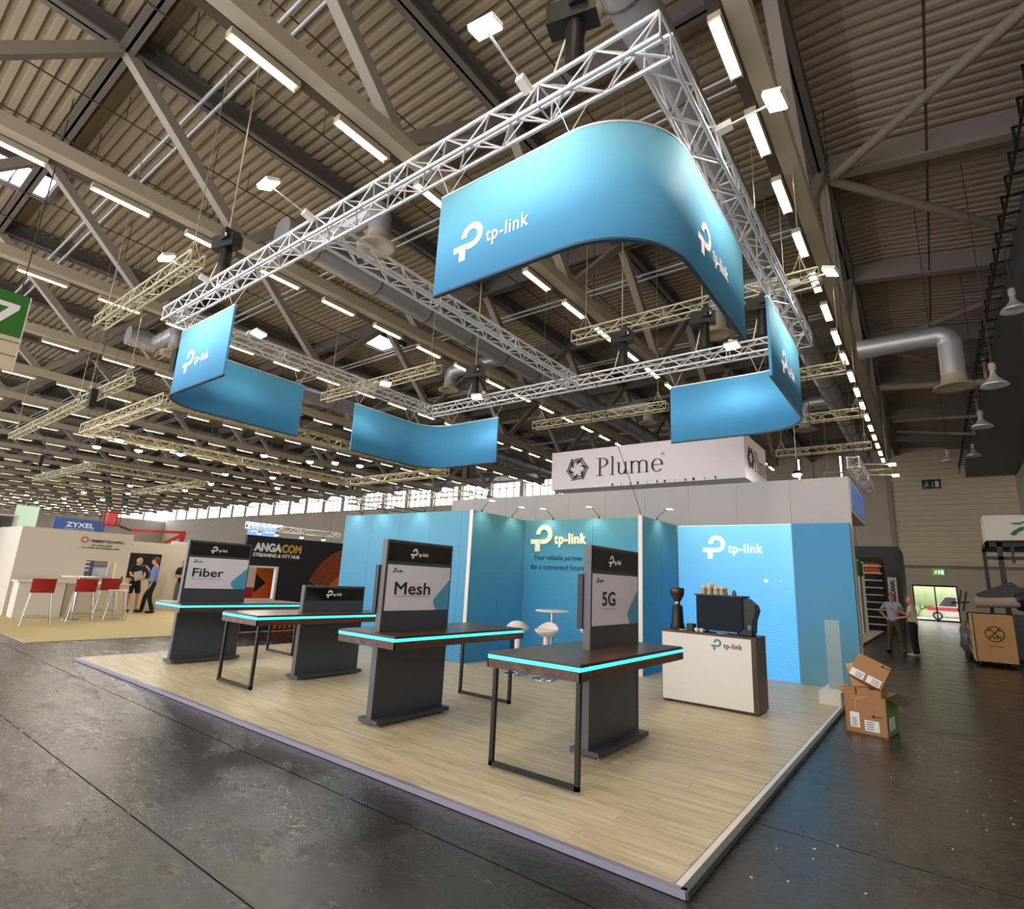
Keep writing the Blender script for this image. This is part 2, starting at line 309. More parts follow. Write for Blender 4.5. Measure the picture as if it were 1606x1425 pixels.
# side wall at right with dark upper cladding
mb = MB().box(5.7, 6.3, -30, 56.6, 0, 14); wr = struct('wall_right', mb, M['beige'])
mb = MB().box(2.75, 5.6, -4, 55.5, 11.2, 11.95); dk = tag(mb.build('service_gallery', M['grey']), 'dark grey service gallery hung high along the right side wall', 'gallery')
mb = MB()
for y in [k*.9 for k in range(2, 60)]: mb.box(2.28, 2.75, y, y+.05, 11.75, 11.8); mb.box(2.28, 2.33, y, y+.05, 11.25, 11.8)
mb.box(2.28, 2.33, 0, 54, 11.25, 11.3); o = mb.build('bracket_rack', M['blackm'], dk); o['kind'] = 'stuff'
# entrance doors in the end wall
mb = MB()
for x in (-1.5, -.1, 1.27): mb.box(x, x+.09, 56.2, 56.35, 0, 2.75)
mb.box(-1.5, 1.36, 56.2, 56.35, 2.65, 2.78); mb.box(-1.5, 1.36, 56.2, 56.35, 0, .1); d1 = struct('door_1', mb, M['blackm'])
gm = mat('clear glass', (235, 240, 240), .02, var=0, alpha=.12); M['glass'] = gm
MB().box(-1.4, -.1, 56.26, 56.28, .1, 2.65).build('pane', gm, d1); MB().box(0, 1.27, 56.26, 56.28, .1, 2.65).build('pane', gm, d1)
# outside
struct('ground_outside', MB().box(-40, 30, 57, 90, -.25, -.05), mat('outdoor paving', (180, 176, 165), .9))
mb = MB()
for i in range(60): mb.sphere((-6+random.random()*15, 70+random.random()*1.5, random.random()*2.6), .7+random.random()*.5, 8)
solo('hedge', mb, M['hedge'], 'sunlit green hedge seen outside through the far glass doors', 'hedge', (1, 70, 0))
car = thing('van', 'white and red van parked outside beyond the far glass doors', 'van', (1.2, 62, -.05))
MB().poly([(-2, .35), (-2, .95), (-1.3, 1.15), (-.6, 2.05), (2.4, 2.1), (2.4, .35)], ((1.2, 62.9, -.05), (1, 0, 0), (0, 0, 1)), 1.8).build('body', M['carw'], car)
MB().box(-.75, 3.6, 61.085, 61.1, .75, 1.05).build('stripe', M['carr'], car)
MB().poly([(-1.15, 1.2), (-.6, 1.95), (.1, 1.95), (.1, 1.2)], ((1.2, 61.099, -.05), (1, 0, 0), (0, 0, 1)), .02).build('side_window', M['gloss'], car)
for dx in (-1.25, 1.6):
    w_ = MB().cyl((1.2+dx, 61.0, .32), (1.2+dx, 61.25, .32), .36, 18).build('wheel', M['black'], car); MB().cyl((1.2+dx, 60.99, .32), (1.2+dx, 61.1, .32), .2, 14).build('hubcap', M['alu'], w_)

# ------------------------------------------------------------------ roof trusses (along Y), cross beams, strip lights
TX = [-1.55-6.42*i for i in range(23)]
YN = [6.05+6.8*k for k in range(-3, 6)]
diag = None
for i, x in enumerate(TX):
    t = thing('roof_truss', 'long grey steel roof truss, %s from the right side wall' % ORD[i], 'truss', (x, -14, 10), 'roof trusses along the hall')
    MB().box(x-.16, x+.16, -14, 40.3, 10.04, 10.36).build('bottom_chord', M['cream'], t)
    mb = MB(); mb.box(x-.19, x+.19, -14, 56.1, 13.95, 14.02); mb.box(x-.19, x+.19, -14, 56.1, 13.5, 13.56); mb.box(x-.03, x+.03, -14, 56.1, 13.5, 14.0); mb.build('top_chord', M['steel_d'], t)
    MB().box(x-.37, x-.18, -14, 40.3, 10.04, 10.1).build('cable_rail', M['rail'], t)
    if diag is None:
        d0 = MB().beam((x, 0, 10.25), (x, 3.4, 13.6), .26, .26, (1, 0, 0)).build('diagonal', M['steel'], t); d0.location = (0, 0, 0)
        d1_ = MB().beam((x, 0, 10.25), (x, -3.4, 13.6), .26, .26, (1, 0, 0)).build('diagonal', M['steel'], t)
        diag = (d0, d1_); first = True
    for y in YN:
        for d in diag:
            if i == 0 and y == YN[0]: c = d
            else: c = d.copy(); COL.objects.link(c); c.parent = t
            c.location = (0, y, 0)
    if y: pass
for j in range(-1, 8):
    y = 2.65+6.8*j
    if y < -6: continue
    bm_ = thing('cross_beam', 'dark steel cross beam under the roof deck, %s from the camera' % ORD[j+1], 'beam', (-1.5, y, 13.6), 'roof cross beams')
    mb = MB(); mb.box(-148, -1.7, y-.16, y+.16, 13.42, 13.5); mb.box(-148, -1.7, y-.03, y+.03, 13.42, 14.05); mb.build('main_beam', M['steel_d'], bm_)
    mb = MB(); mb.beam((-1.4, y, 13.45), (6, y, 12.35), .3, .07); mb.beam((-1.4, y, 13.8), (6, y, 12.7), .05, .7); mb.build('sloped_beam', M['steel'], bm_)
    if j in (0, 1, 2, 3, 4, 5):
        if j % 2 == 0:
            for s_ in (-1, 1): MB().cyl((-1.35, y, 13.35), (5.6, y+s_*7.2, 12.3), .13, 12).build('brace_pipe', M['steel'], bm_)
# strip lights
LX = [x-.3 for x in TX]
far_mb = MB(); far_h = MB(); cnt = 0; proto = None; cand = []
for i, x in enumerate(LX):
    ys = []; y = 3.33-2.06*7
    while y < 41: ys.append(y); y += 2.06
    vis = [y for y in ys if in_view((x, y, 9.8))]
    for y in ys:
        if y not in vis or i == 0 and y > 49: (far_mb.box(x-.078, x+.078, y-.57, y+.57, 9.93, 9.94), far_h.box(x-.1, x-.085, y-.62, y+.62, 9.9, 10.04).box(x+.085, x+.1, y-.62, y+.62, 9.9, 10.04).box(x-.098, x+.098, y-.62, y+.62, 9.942, 10.04))  # lamps out of view, kept for the light and reflections they give
    cand += [((Vector((x, y, 9.8))-EYE).length, x, y, i, k) for k, y in enumerate(vis)]
cand.sort()
for q, (dist, x, y, i, k) in enumerate(cand):
    if q >= 300 or (i == 0 and y > 49):
        if not (i == 0 and y > 49): (far_mb.box(x-.078, x+.078, y-.57, y+.57, 9.93, 9.94), far_h.box(x-.1, x-.085, y-.62, y+.62, 9.9, 10.04).box(x+.085, x+.1, y-.62, y+.62, 9.9, 10.04).box(x-.098, x+.098, y-.62, y+.62, 9.942, 10.04))
        continue
    lab = 'lit strip light, %s along the %s row of lights from the right wall' % (ORD[k], ORD[i])
    if proto is None:
        proto = thing('strip_light', lab, 'ceiling light', (x, y, 10.04), 'warm strip lights under the roof trusses')
        MB().box(x-.098, x+.098, y-.62, y+.62, 9.942, 10.04).box(x-.1, x-.085, y-.62, y+.62, 9.9, 10.0).box(x+.085, x+.1, y-.62, y+.62, 9.9, 10.0).build('housing', M['cream'], proto)
        MB().box(x-.078, x+.078, y-.57, y+.57, 9.93, 9.94).build('tube', M['tube'], proto)
    else: copy_tree(proto, (x, y, 10.04), label=lab)
o = far_mb.build('strip_lights', M['tube']); tag(o, 'strip lights outside the view, and distant ones towards the far left of the hall', 'ceiling light', kind='stuff'); tag(far_h.build('housings', M['cream'], o), None, kind='stuff')
# conduits and paired pipes under the deck
for i in range(10):
    for f_, dx in enumerate((-2.1, -4.4)):
        x = TX[i]+dx; mb = MB(); mb.cyl((x, -8, 13.3), (x, 55, 13.3), .022, 5)
        for y in [k*3.4 for k in range(-2, 16)]: mb.cyl((x, y, 13.3), (x, y, 14.05), .012, 4)
        solo('conduit', mb, M['rail'], 'thin dark conduit hung under the deck, %s of two left of the %s truss' % (('first', 'second')[f_], ORD[i]), 'conduit', (x, -8, 13.3))
x = .9; mb = MB(); mb.cyl((x, -8, 13.15), (x, 30, 13.15), .03, 5)
solo('conduit', mb, M['rail'], 'thin dark conduit under the sloped roof bay beside the right wall', 'conduit', (x, -8, 13.15))
for j in range(0, 6):
    y = 4.3+6.8*j; mb = MB(); mb.cyl((-120, y, 13.2), (-2, y, 13.2), .05, 6); mb.cyl((-120, y+.32, 13.2), (-2, y+.32, 13.2), .05, 6)
    solo('sprinkler_pipes', mb, M['duct'], 'pair of grey pipes crossing under the roof deck, %s pair from the camera' % ORD[j], 'pipe', (-2, y, 13.2))
for i, (a, b_, c, d) in enumerate(SK):
    t = thing('skylight', ['square roof light above the rear left booth corner', 'square roof light at the left edge above the first light row', 'small far roof light deep in the left of the hall', 'roof light in the middle distance on the left', 'roof light near the far wall on the left'][i], 'skylight', (a, c, 14.05))
    mb = MB(); mb.box(a, b_, c, c+.1, 13.85, 14.1); mb.box(a, b_, d-.1, d, 13.85, 14.1); mb.box(a, a+.1, c, d, 13.85, 14.1); mb.box(b_-.1, b_, c, d, 13.85, 14.1); mb.build('frame', M['steel_d'], t)
    for u in range(2):
        for v_ in range(2):
            hx = (b_-a-.2)/2; hy = (d-c-.2)/2; MB().box(a+.1+u*hx+.03, a+.1+(u+1)*hx-.03, c+.1+v_*hy+.03, c+.1+(v_+1)*hy-.03, 14.0, 14.03).build('pane', M['skyl'], t)

# ------------------------------------------------------------------ ducts
def duct(label, x, y0, y1, z, r, drops, riser=False):
    t = thing('air_duct', label, 'duct', (x, y0, z))
    mb = MB(); mb.cyl((x, y0, z), (x, y1, z), r, 24)
    if riser: mb.cyl((x, y0, z-.0), (x, y0, 14), r, 24); mb.sphere((x, y0, z), r, 20)
    mb.build('main_pipe', M['duct'], t)
    for k in range(int((y1-y0)/2.2)):
        yy = y0+1+k*2.2; MB().cyl((x, yy, z), (x, yy+.05, z), r+.03, 24).build('collar', M['steel_d'], t)
    for (dx, dy, dz) in drops: outlet(t, x, z, dx, dy, dz)
    return t
def outlet(t, x, z, dx, dy, dz, r=.27):
    mb = MB(); p = [(x, dy, z), (dx-.25*(1 if dx > x else -1), dy, z), (dx-.08*(1 if dx > x else -1), dy, z-.09), (dx, dy, z-.3), (dx, dy, dz+.4)]
    for a, b_ in zip(p, p[1:]): mb.cyl(a, b_, r, 18)
    for q in p[1:-1]: mb.sphere(q, r, 14)
    br = mb.build('outlet_pipe', M['duct'], t)
    MB().lathe([(r, .4), (r+.03, .12), (r+.22, .03), (r+.24, 0), (r+.1, .02), (.05, .12)], (dx, dy, dz), 22).build('diffuser', M['cream'], br)
duct('large silver spiral duct running beside the first light row', -3.0, 5.2, 44, 10.7, .38, [(-4.7, 16.4, 9.35), (-4.3, 29, 9.35)], True)
duct('large silver spiral duct between the second and third light rows', -13.4, 6.6, 44, 10.6, .4, [(-10.3, 7.5, 9.45), (-10.8, 25.3, 9.6), (-16.6, 16.8, 9.7)])
duct('spiral duct over the far left booths', -25.6, 7, 50, 10.6, .4, [(-23.2, 8.0, 9.6), (-23.2, 24, 9.6)])
t = thing('air_outlet', 'silver duct elbow with round white diffuser beyond the tall right-hand light row', 'duct', (-1.2, 20, 9.5))
outlet(t, -1.3, 9.45, 1.03, 20, 7.75, .3)
MB().cyl((.6, 20, 9.4), (.6, 20, 14.0), .012, 5).build('hanger', M['rail'], t)
# pendant bell lamps on the right
for k, (x, y, z) in enumerate([(2.31, 18, 9.2), (1.71, 18, 7.25), (1.87, 25, 7.9), (2.15, 35, 8.9), (1.15, 35, 8.7)]):
    t = thing('pendant_lamp', ['bell pendant lamp at the right edge, highest of the right-hand pendants', 'bell pendant lamp second highest, below and left of the edge one', 'bell pendant lamp hanging just above the far ribbed wall', 'small bell pendant lamp over the ribbed wall, right of the pair', 'small bell pendant lamp over the ribbed wall, left of the pair'][k], 'pendant lamp', (x, y, z), 'bell pendant lamps at the right')
    s_ = (1, 1, 1.1, 1.1, 1.1)[k]
    MB().lathe([(.05, .42*s_), (.07, .3*s_), (.12, .2*s_), (.25*s_, .06*s_), (.3*s_, 0), (.28*s_, 0), (.2, .08)], (x, y, z-.2), 20).build('shade', M['alu'], t)
    MB().lathe([(.06, .62), (.08, .58), (.08, .44), (.05, .4)], (x, y, z-.2), 12).build('ballast', M['cream'], t)
    MB().cyl((x, y, z+.4), (x, y, 11.3 if x > 2.25 else 14.2-.158*(x+.44)), .012, 5).build('cable', M['rail'], t)
# pale pipework crossing at the right end
for k, (a, b_, r) in enumerate([((-1.2, 30, 11.3), (2.65, 30, 10.9), .16), ((-1.0, 36, 11.2), (2.65, 36, 11.0), .09), ((-1.0, 40, 11.6), (2.65, 40, 11.0), .09)]):
    solo('wall_pipe', MB().cyl(a, b_, r, 12).box(b_[0]-.1, b_[0], b_[1]-.1, b_[1]+.1, b_[2], 12), M['cream'], 'pale pipe crossing before the ribbed wall, %s from the camera' % ORD[k], 'pipe', a)

# ------------------------------------------------------------------ lattice trusses
_br = {}
def lattice(name, a, b, size, parent, mt, single=False, rc=.024, rb=.011, bay=.3):
    a = Vector(a); b = Vector(b); d = (b-a); Ln = d.length; d.normalize(); r = d.cross(Vector((0, 0, 1))).normalized(); u = r.cross(d); h = size/2
    cs = [r*i*h+u*j*h for i, j in ((-1, -1), (1, -1), (1, 1), (-1, 1))]
    mb = MB()
    for c in cs: mb.cyl(a+c, b+c, rc, 8)
    span = mb.build(name, mt, parent); n = max(1, int(round(Ln/bay))); st = Ln/n
    org = origin(parent)
    allb = MB()
    for k in range(n):
        for e in range(4):
            c0, c1 = cs[e], cs[(e+1) % 4]
            if (k+e) % 2: c0, c1 = c1, c0
            p = a+d*st*k+c0; q = a+d*st*(k+1)+c1
            if single:
                key = (tuple(round(z, 4) for z in (q-p)),)
                if key not in _br:
                    o = MB().cyl((0, 0, 0), q-p, rb, 6, cap=False).build('brace', mt); _br[key] = o.data; COL.objects.unlink(o)
                o = bpy.data.objects.new('brace', _br[key]); COL.objects.link(o); o.parent = span; o.location = p-org
            else: allb.cyl(p, q, rb, 5, cap=False)
        if k % 7 == 0:
            for e in range(4): allb.cyl(a+d*st*k+cs[e], a+d*st*k+cs[(e+1) % 4], rb, 5, cap=False)
    for e in range(4): allb.cyl(b+cs[e], b+cs[(e+1) % 4], rb, 5, cap=False)
    o = allb.build('end_lacing' if single else 'lacing', mt, span); o['kind'] = 'stuff'
    return span
TZ = 6.13; X0, X1, Y0, Y1 = -11.0, -1.5, 3.63, 10.5
rig = thing('lighting_truss', 'square aluminium lattice truss rig hung over the blue booth', 'truss', (X1, Y0, TZ))
lattice('truss_span', (X0-.12, Y0, TZ), (X1+.12, Y0, TZ), .24, rig, M['alu'], True)
lattice('truss_span', (X1, Y0+.12, TZ), (X1, Y1+.12, TZ), .24, rig, M['alu'], True)
lattice('truss_span', (X0-.12, Y1, TZ), (X1-.14, Y1, TZ), .24, rig, M['alu'])
lattice('truss_span', (X0, Y0+.12, TZ), (X0, Y1-.12, TZ), .24, rig, M['alu'])
lattice('truss_span', (-6.28, Y0+.12, TZ), (-6.28, Y1-.12, TZ), .24, rig, M['alu'])
# chain hoists
HOI = [(-2.3, Y0, 'over the near right of the front truss'), (-9.2, Y0, 'over the left end of the front truss'), (-9.45, Y1, 'over the left of the back truss'), (-5.1, Y1, 'over the middle right of the back truss'), (-3.3, Y1, 'second from the right end of the back truss'), (-2.2, Y1, 'over the right end of the back truss')]
for k, (x, y, s_) in enumerate(HOI):
    t = thing('chain_hoist', 'black chain hoist '+s_, 'hoist', (x, y, TZ+.5))
    MB().obox((x, y, TZ+.86), (.5, .2, .24), (0, 0, .25)).obox((x+.1, y, TZ+.95), (.16, .26, .2)).build('motor', M['black'], t)
    MB().lathe([(.09, 0), (.1, .1), (.1, .46), (.07, .52)], (x+.03, y, TZ+.22), 12).build('chain_bag', M['blackm'], t)
    MB().tube([(x-.02, y, TZ+.78), (x-.12, y-.12, TZ+.14)], .012).tube([(x-.02, y, TZ+.78), (x+.1, y+.12, TZ+.14)], .012).build('sling', M['white'], t)
    MB().cyl((x, y, TZ+.95), (x, y, 14.23), .012, 5).build('chain', M['alu_y'], t)
    MB().cyl((x+.17, y-.11, TZ+.9), (x+.17, y-.13, TZ+.9), .04, 10).build('badge', M['label'], t)
# banners: rounded corner, flat legs
def banner(label, cx, cy, sx, sy, lx, ly, R=.8, zt=5.63, zb=4.43, th=.035, outer=None, inner=None):
    """corner at (cx,cy); legs run sx along X and sy along Y"""
    pts = [(cx+sx*lx, cy)]; n = 14
    c = (cx+sx*R, cy+sy*R)
    for i in range(n+1):
        a = PI/2*i/n; pts.append((c[0]-sx*R*math.sin(a), c[1]-sy*R*math.cos(a)))
    pts.append((cx, cy+sy*ly))
    t = thing('hanging_banner', label, 'banner', (cx, cy, zb))
    def strip(off, z0, z1, z_th=None):
        mb = MB(); v = []; P = []
        for k, p in enumerate(pts):
            a = pts[max(0, k-1)]; b_ = pts[min(len(pts)-1, k+1)]; d = Vector((b_[0]-a[0], b_[1]-a[1], 0)).normalized(); nn = Vector((d.y, -d.x, 0))*sx*sy*-1
            P.append((Vector((p[0], p[1], 0)), nn))
        for p, nn in P: v += [p+nn*off[0]+Vector((0, 0, z0)), p+nn*off[0]+Vector((0, 0, z1)), p+nn*off[1]+Vector((0, 0, z1)), p+nn*off[1]+Vector((0, 0, z0))]
        m_ = len(P); f = []
        for k in range(m_-1):
            for e in range(4): f.append((4*k+e, 4*k+(e+1) % 4, 4*k+4+(e+1) % 4, 4*k+4+e))
        mb.add(v, f, True); mb.add(v, [(0, 1, 2, 3), (4*m_-1, 4*m_-2, 4*m_-3, 4*m_-4)]); mb.sm = [False]*len(mb.f); return mb
    o = strip((0, th/2), zb+.02, zt-.02).build('outer_fabric', M['bannerf'], t); o.data.shade_smooth()
    o = strip((-th/2, 0), zb+.02, zt-.02).build('inner_fabric', M['bannerb'], t); o.data.shade_smooth()
    strip((-th/2-.004, th/2+.004), zb, zb+.022).build('bottom_rail', M['textn'], t); strip((-th/2-.004, th/2+.004), zt-.02, zt).build('top_rail', M['alu'], t)
    mb = Many()
    for p in (pts[0], pts[1], pts[-2], pts[-1]):
        qx = p[0]+(pts[1][0]-p[0])*.06 if p is pts[0] else p[0]; qy = p[1]+(pts[-2][1]-p[1])*.06 if p is pts[-1] else p[1]
        mb.cyl((qx, qy, zt-.01), (qx-.12, qy-.12, TZ-.12), .005, 4); mb.cyl((qx, qy, zt-.01), (qx+.12, qy+.12, TZ-.12), .005, 4)
    mb.build('hanging_wire', M['white'], t)
    return t
bFR = banner('blue curved hanging banner nearest the camera with two white logos', X1, Y0, -1, 1, 2.42, 2.65)
bFL = banner('blue hanging banner at the front left corner of the truss', X0, Y0, 1, 1, 2.55, 2.85)
bBL = banner('blue hanging banner at the rear left corner, seen from inside', X0, Y1, 1, -1, 2.45, 2.6)
bBR = banner('blue hanging banner at the rear right corner of the truss', X1, Y1, -1, -1, 2.5, 2.9)
mb = MB(); logo(mb, FY(-3.66, Y0-.02, 4.72), .40); mb.build('logo', M['textw'], bFR)
mb = MB(); logo(mb, FX(X1+.02, 4.65, 4.72), .40); mb.build('logo', M['textw'], bFR)
mb = MB(); logo(mb, FY(-10.0, Y0-.02, 4.74), .40); mb.build('logo', M['textw'], bFL)
mb = MB(); logo(mb, FX(X1+.02, 8.25, 4.74), .40); mb.build('logo', M['textw'], bBR)
# arm floodlights
def lookq(a, b): return (Vector(b)-Vector(a)).to_track_quat('-Z', 'Y').to_euler()
FLD = [((-2.71, Y0-.12), (-2.72, 2.85, 6.33), (-3.0, 5.0, 0.5), 'front truss, nearest the camera'), ((-6.3, Y0-.12), (-6.3, 2.85, 6.33), (-6.2, 5.5, .5), 'front truss, middle'),
 ((-9.3, Y0-.12), (-9.35, 2.85, 6.33), (-9.2, 5.5, 0.5), 'front truss, left end'), ((X1+.12, 5.0), (-.82, 5.05, 6.33), (-2.6, 5.2, 1.), 'right truss, nearer one'),
 ((X1+.12, 8.6), (-.82, 8.7, 6.33), (-3, 9, 1), 'right truss, farther one'), ((X0+.12, 5.0), (-10.3, 4.95, 6.1), (-8.5, 5.4, 0), 'left truss, nearer one'),
 ((X0+.12, 8.3), (-10.3, 8.2, 6.1), (-9.0, 7.5, 0), 'left truss, farther one'), ((-2.75, Y1-.12), (-2.62, 10.0, 6.05), (-2.9, 8, 0), 'back truss, right end'), ((-8.9, Y1-.12), (-8.85, 9.95, 6.05), (-8, 8, 0), 'back truss, left half')]
for k, (c, h, aim, s_) in enumerate(FLD):
    cx, cy = c; t = thing('arm_floodlight', 'small lit flood lamp on an arm of the '+s_, 'floodlight', (cx, cy, TZ+.12), 'arm floodlights on the booth truss')
    d = Vector((h[0]-cx, h[1]-cy, 0)).normalized()
    p0 = Vector((cx, cy, TZ+.1)); p1 = p0+d*.16+Vector((0, 0, .03))
    MB().beam(p0, p1, .09, .07).build('gear_box', M['white'], t); MB().cyl(p1, h, .012, 6).build('arm', M['alu'], t)
    q = lookq(h, aim); R = q.to_matrix().to_4x4(); R.translation = Vector(h)
    mb = MB().box(-.13, .13, -.09, .09, 0, .05); mb.v = [tuple(R@Vector(v)) for v in mb.v]; hd = mb.build('head', M['alu'], t)
    mb = MB().box(-.12, .12, -.08, .08, -.012, 0); mb.v = [tuple(R@Vector(v)) for v in mb.v]; mb.build('lens', M['flood'], hd)
    ld = bpy.data.lights.new('lamp', 'SPOT'); ld.energy = FLOOD_W*(1.5 if k in (3, 4) else .75 if k > 4 else 1); ld.color = (1, .93, .82); ld.spot_size = R_ = math.radians(125); ld.spot_blend = .6; ld.shadow_soft_size = .08
    lo = bpy.data.objects.new('lamp', ld); COL.objects.link(lo); lo.parent = t; lo.location = Vector(h)+(Vector(aim)-Vector(h)).normalized()*.03-t.location; lo.rotation_euler = q

# ================================================================== BOOTH
pf = thing('booth_platform', 'pale oak floored platform of the blue booth with metal edging', 'platform', (-1.2, 3.26, 0))
PX0, PX1, PY0, PY1 = -11.03, -1.2, 3.26, 11.6
MB().box(PX0, PX1, PY0, PY1, 0, .034).build('subfloor', M['steel_d'], pf)
MB().box(PX0, PX1, PY0-.012, PY0+.03, .004, .044).build('front_edging', mat('anodised edging', (150, 146, 168), .4, .4), pf)
MB().box(PX1-.03, PX1+.012, PY0, PY1, .004, .044).build('side_edging', mat('dark edging', (84, 90, 88), .5, .2), pf)
MB().box(PX1-.07, PX1-.031, PY0+.03, PY1, .034, .0425).build('edging_lip', M['white'], pf)
MB().box(PX0-.012, PX0+.03, PY0, PY1, .004, .044).build('side_edging', MATS['anodised edging'], pf)
pw, pl_ = .245, 1.29; pm = {}; row = 0; y = PY0+.03
while y < PY1-.05:
    x = PX0+.03 - (row*.47 % 1.0)*pl_
    while x < PX1-.08:
        a = max(x, PX0+.03); b_ = min(x+pl_, PX1-.075); y2 = min(y+pw, PY1)
        if b_-a > .006:
            key = (round(b_-a, 3), round(y2-y, 3))
            if key not in pm:
                o = MB().box(0, b_-a-.002, 0, y2-y-.002, 0, .006).build('plank', M['plank']); pm[key] = o.data; COL.objects.unlink(o)
            o = bpy.data.objects.new('plank', pm[key]); COL.objects.link(o); o.parent = pf; o.location = (a-PX1, y-PY0, .0345)
        x += pl_
    y += pw; row += 1
# walls
ZT = 2.87
def wallthing(name, label, panels, mt, th_boxes, edge=None):
    t = thing(name, label, 'partition wall', (th_boxes[0], th_boxes[2], .04))
    return t
w1 = thing('partition_wall', 'blue printed partition wall at the left with a concealed door', 'partition wall', (-9.1, 8.05, .04))
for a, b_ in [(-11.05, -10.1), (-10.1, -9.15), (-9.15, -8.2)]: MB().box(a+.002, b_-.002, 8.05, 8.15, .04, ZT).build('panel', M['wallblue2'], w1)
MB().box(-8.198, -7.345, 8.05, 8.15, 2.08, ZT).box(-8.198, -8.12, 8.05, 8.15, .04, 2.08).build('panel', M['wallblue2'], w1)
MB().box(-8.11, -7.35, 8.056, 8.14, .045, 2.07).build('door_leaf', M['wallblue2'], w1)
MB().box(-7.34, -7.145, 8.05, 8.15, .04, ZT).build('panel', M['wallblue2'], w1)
w2 = thing('partition_wall', 'blue partition wall of the recess, left side, with white front edge', 'partition wall', (-7.09, 8.9, .04))
MB().box(-7.135, -7.055, 8.045, 8.06, .04, ZT+.01).build('edge_profile', M['white'], w2)
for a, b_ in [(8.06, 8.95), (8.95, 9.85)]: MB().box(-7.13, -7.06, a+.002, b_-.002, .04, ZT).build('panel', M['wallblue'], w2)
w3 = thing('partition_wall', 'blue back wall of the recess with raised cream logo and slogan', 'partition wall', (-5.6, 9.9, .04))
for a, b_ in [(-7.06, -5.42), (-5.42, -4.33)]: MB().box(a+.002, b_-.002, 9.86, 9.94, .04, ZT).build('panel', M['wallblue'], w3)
mb = MB(); mark(mb, FY(-6.9, 9.858, 2.2), .56, th=.04); text(mb, 'tp-link', FY(-6.9, 9.858, 2.2), .74, .27, .6, .1, .035, .03); mb.build('raised_logo', M['cream3'], w3)
mb = MB(); text(mb, 'Your reliable partner', FY(-6.83, 9.859, 2.0), 1.2, .125, 0, .0); text(mb, 'for a connected future', FY(-6.9, 9.859, 1.83), 1.32, .105, 0, .0); mb.build('slogan', M['textn'], w3)
w4 = thing('partition_wall', 'blue partition wall left of the lightbox with white front edge', 'partition wall', (-4.28, 10.5, .04))
MB().box(-4.325, -4.245, 9.61, 9.63, .04, ZT+.01).build('edge_profile', M['white'], w4)
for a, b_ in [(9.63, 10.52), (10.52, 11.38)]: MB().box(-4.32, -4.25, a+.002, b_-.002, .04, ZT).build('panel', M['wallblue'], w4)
w5 = thing('lightbox_wall', 'glowing pale blue lightbox wall behind the coffee counter', 'lightbox', (-3.1, 11.42, .04))
MB().box(-4.24, -2.07, 11.42, 11.5, .05, ZT-.01).build('lit_fabric', M['lbox'], w5); MB().box(-4.245, -2.065, 11.44, 11.58, .04, ZT).build('frame', M['alu'], w5)
mb = MB(); logo(mb, FY(-3.72, 11.418, 2.2), .46, k=1.08); mb.build('logo', M['lbtext'], w5)
mb = MB(); mb.cyl((-2.55, 11.42, 1.8), (-2.55, 11.414, 1.8), .03, 12); mb.cyl((-2.3, 11.42, 1.8), (-2.3, 11.414, 1.8), .012, 8); mb.build('printed_dots', M['lbtext'], w5)
w6 = thing('partition_wall', 'plain blue end wall right of the lightbox', 'partition wall', (-1.6, 11.42, .04))
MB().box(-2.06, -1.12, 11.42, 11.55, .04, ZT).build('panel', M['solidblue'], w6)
# arm spots on the walls
SP = [(-10.55, 8.1, 0), (-9.65, 8.1, 0), (-8.45, 8.1, 0), (-7.09, 8.35, 1), (-7.09, 9.35, 1), (-6.4, 9.9, 0), (-5.3, 9.9, 0), (-4.28, 10.4, 1)]
nm = ['leftmost on the left wall', 'middle of the left wall', 'right one on the left wall', 'front one on the recess side wall', 'rear one on the recess side wall', 'left one above the raised logo', 'right one above the raised logo', 'on the wall beside the lightbox']
for k, (x, y, f_) in enumerate(SP):
    t = thing('arm_spotlight', 'slim black arm spotlight, '+nm[k], 'spotlight', (x, y, ZT), 'arm spotlights on the partition walls')
    MB().cyl((x, y, ZT), (x, y, ZT+.05), .02, 8, .012).build('clamp', M['black'], t)
    d = Vector((1, -.15, 0)) if f_ else Vector((-.25, -1, 0)); p0 = Vector((x, y, ZT+.05)); p1 = p0+d*.22+Vector((0, 0, .17)); p2 = p1+d*.12+Vector((0, 0, -.01))
    MB().cyl(p0, p1, .006, 5).build('arm', M['blackm'], t); hd = MB().beam(p1, p2, .05, .018).build('head', M['alu'], t); MB().beam(p1+Vector((0, 0, -.012)), p2+Vector((0, 0, -.012)), .04, .004).build('lens', M['flood'], hd)
    ld = bpy.data.lights.new('lamp', 'SPOT'); ld.energy = SPOT_W*(1.2 if f_ else 1); ld.color = (1, 1, .86) if k > 2 else (.95, .98, 1); ld.spot_size = math.radians(95); ld.spot_blend = .7; ld.shadow_soft_size = .03
    lo = bpy.data.objects.new('lamp', ld); COL.objects.link(lo); lo.parent = t; pp = (p1+p2)/2+Vector((0, 0, -.03)); lo.location = pp-t.location; lo.rotation_euler = lookq(pp, Vector((x, y, 1.9)))

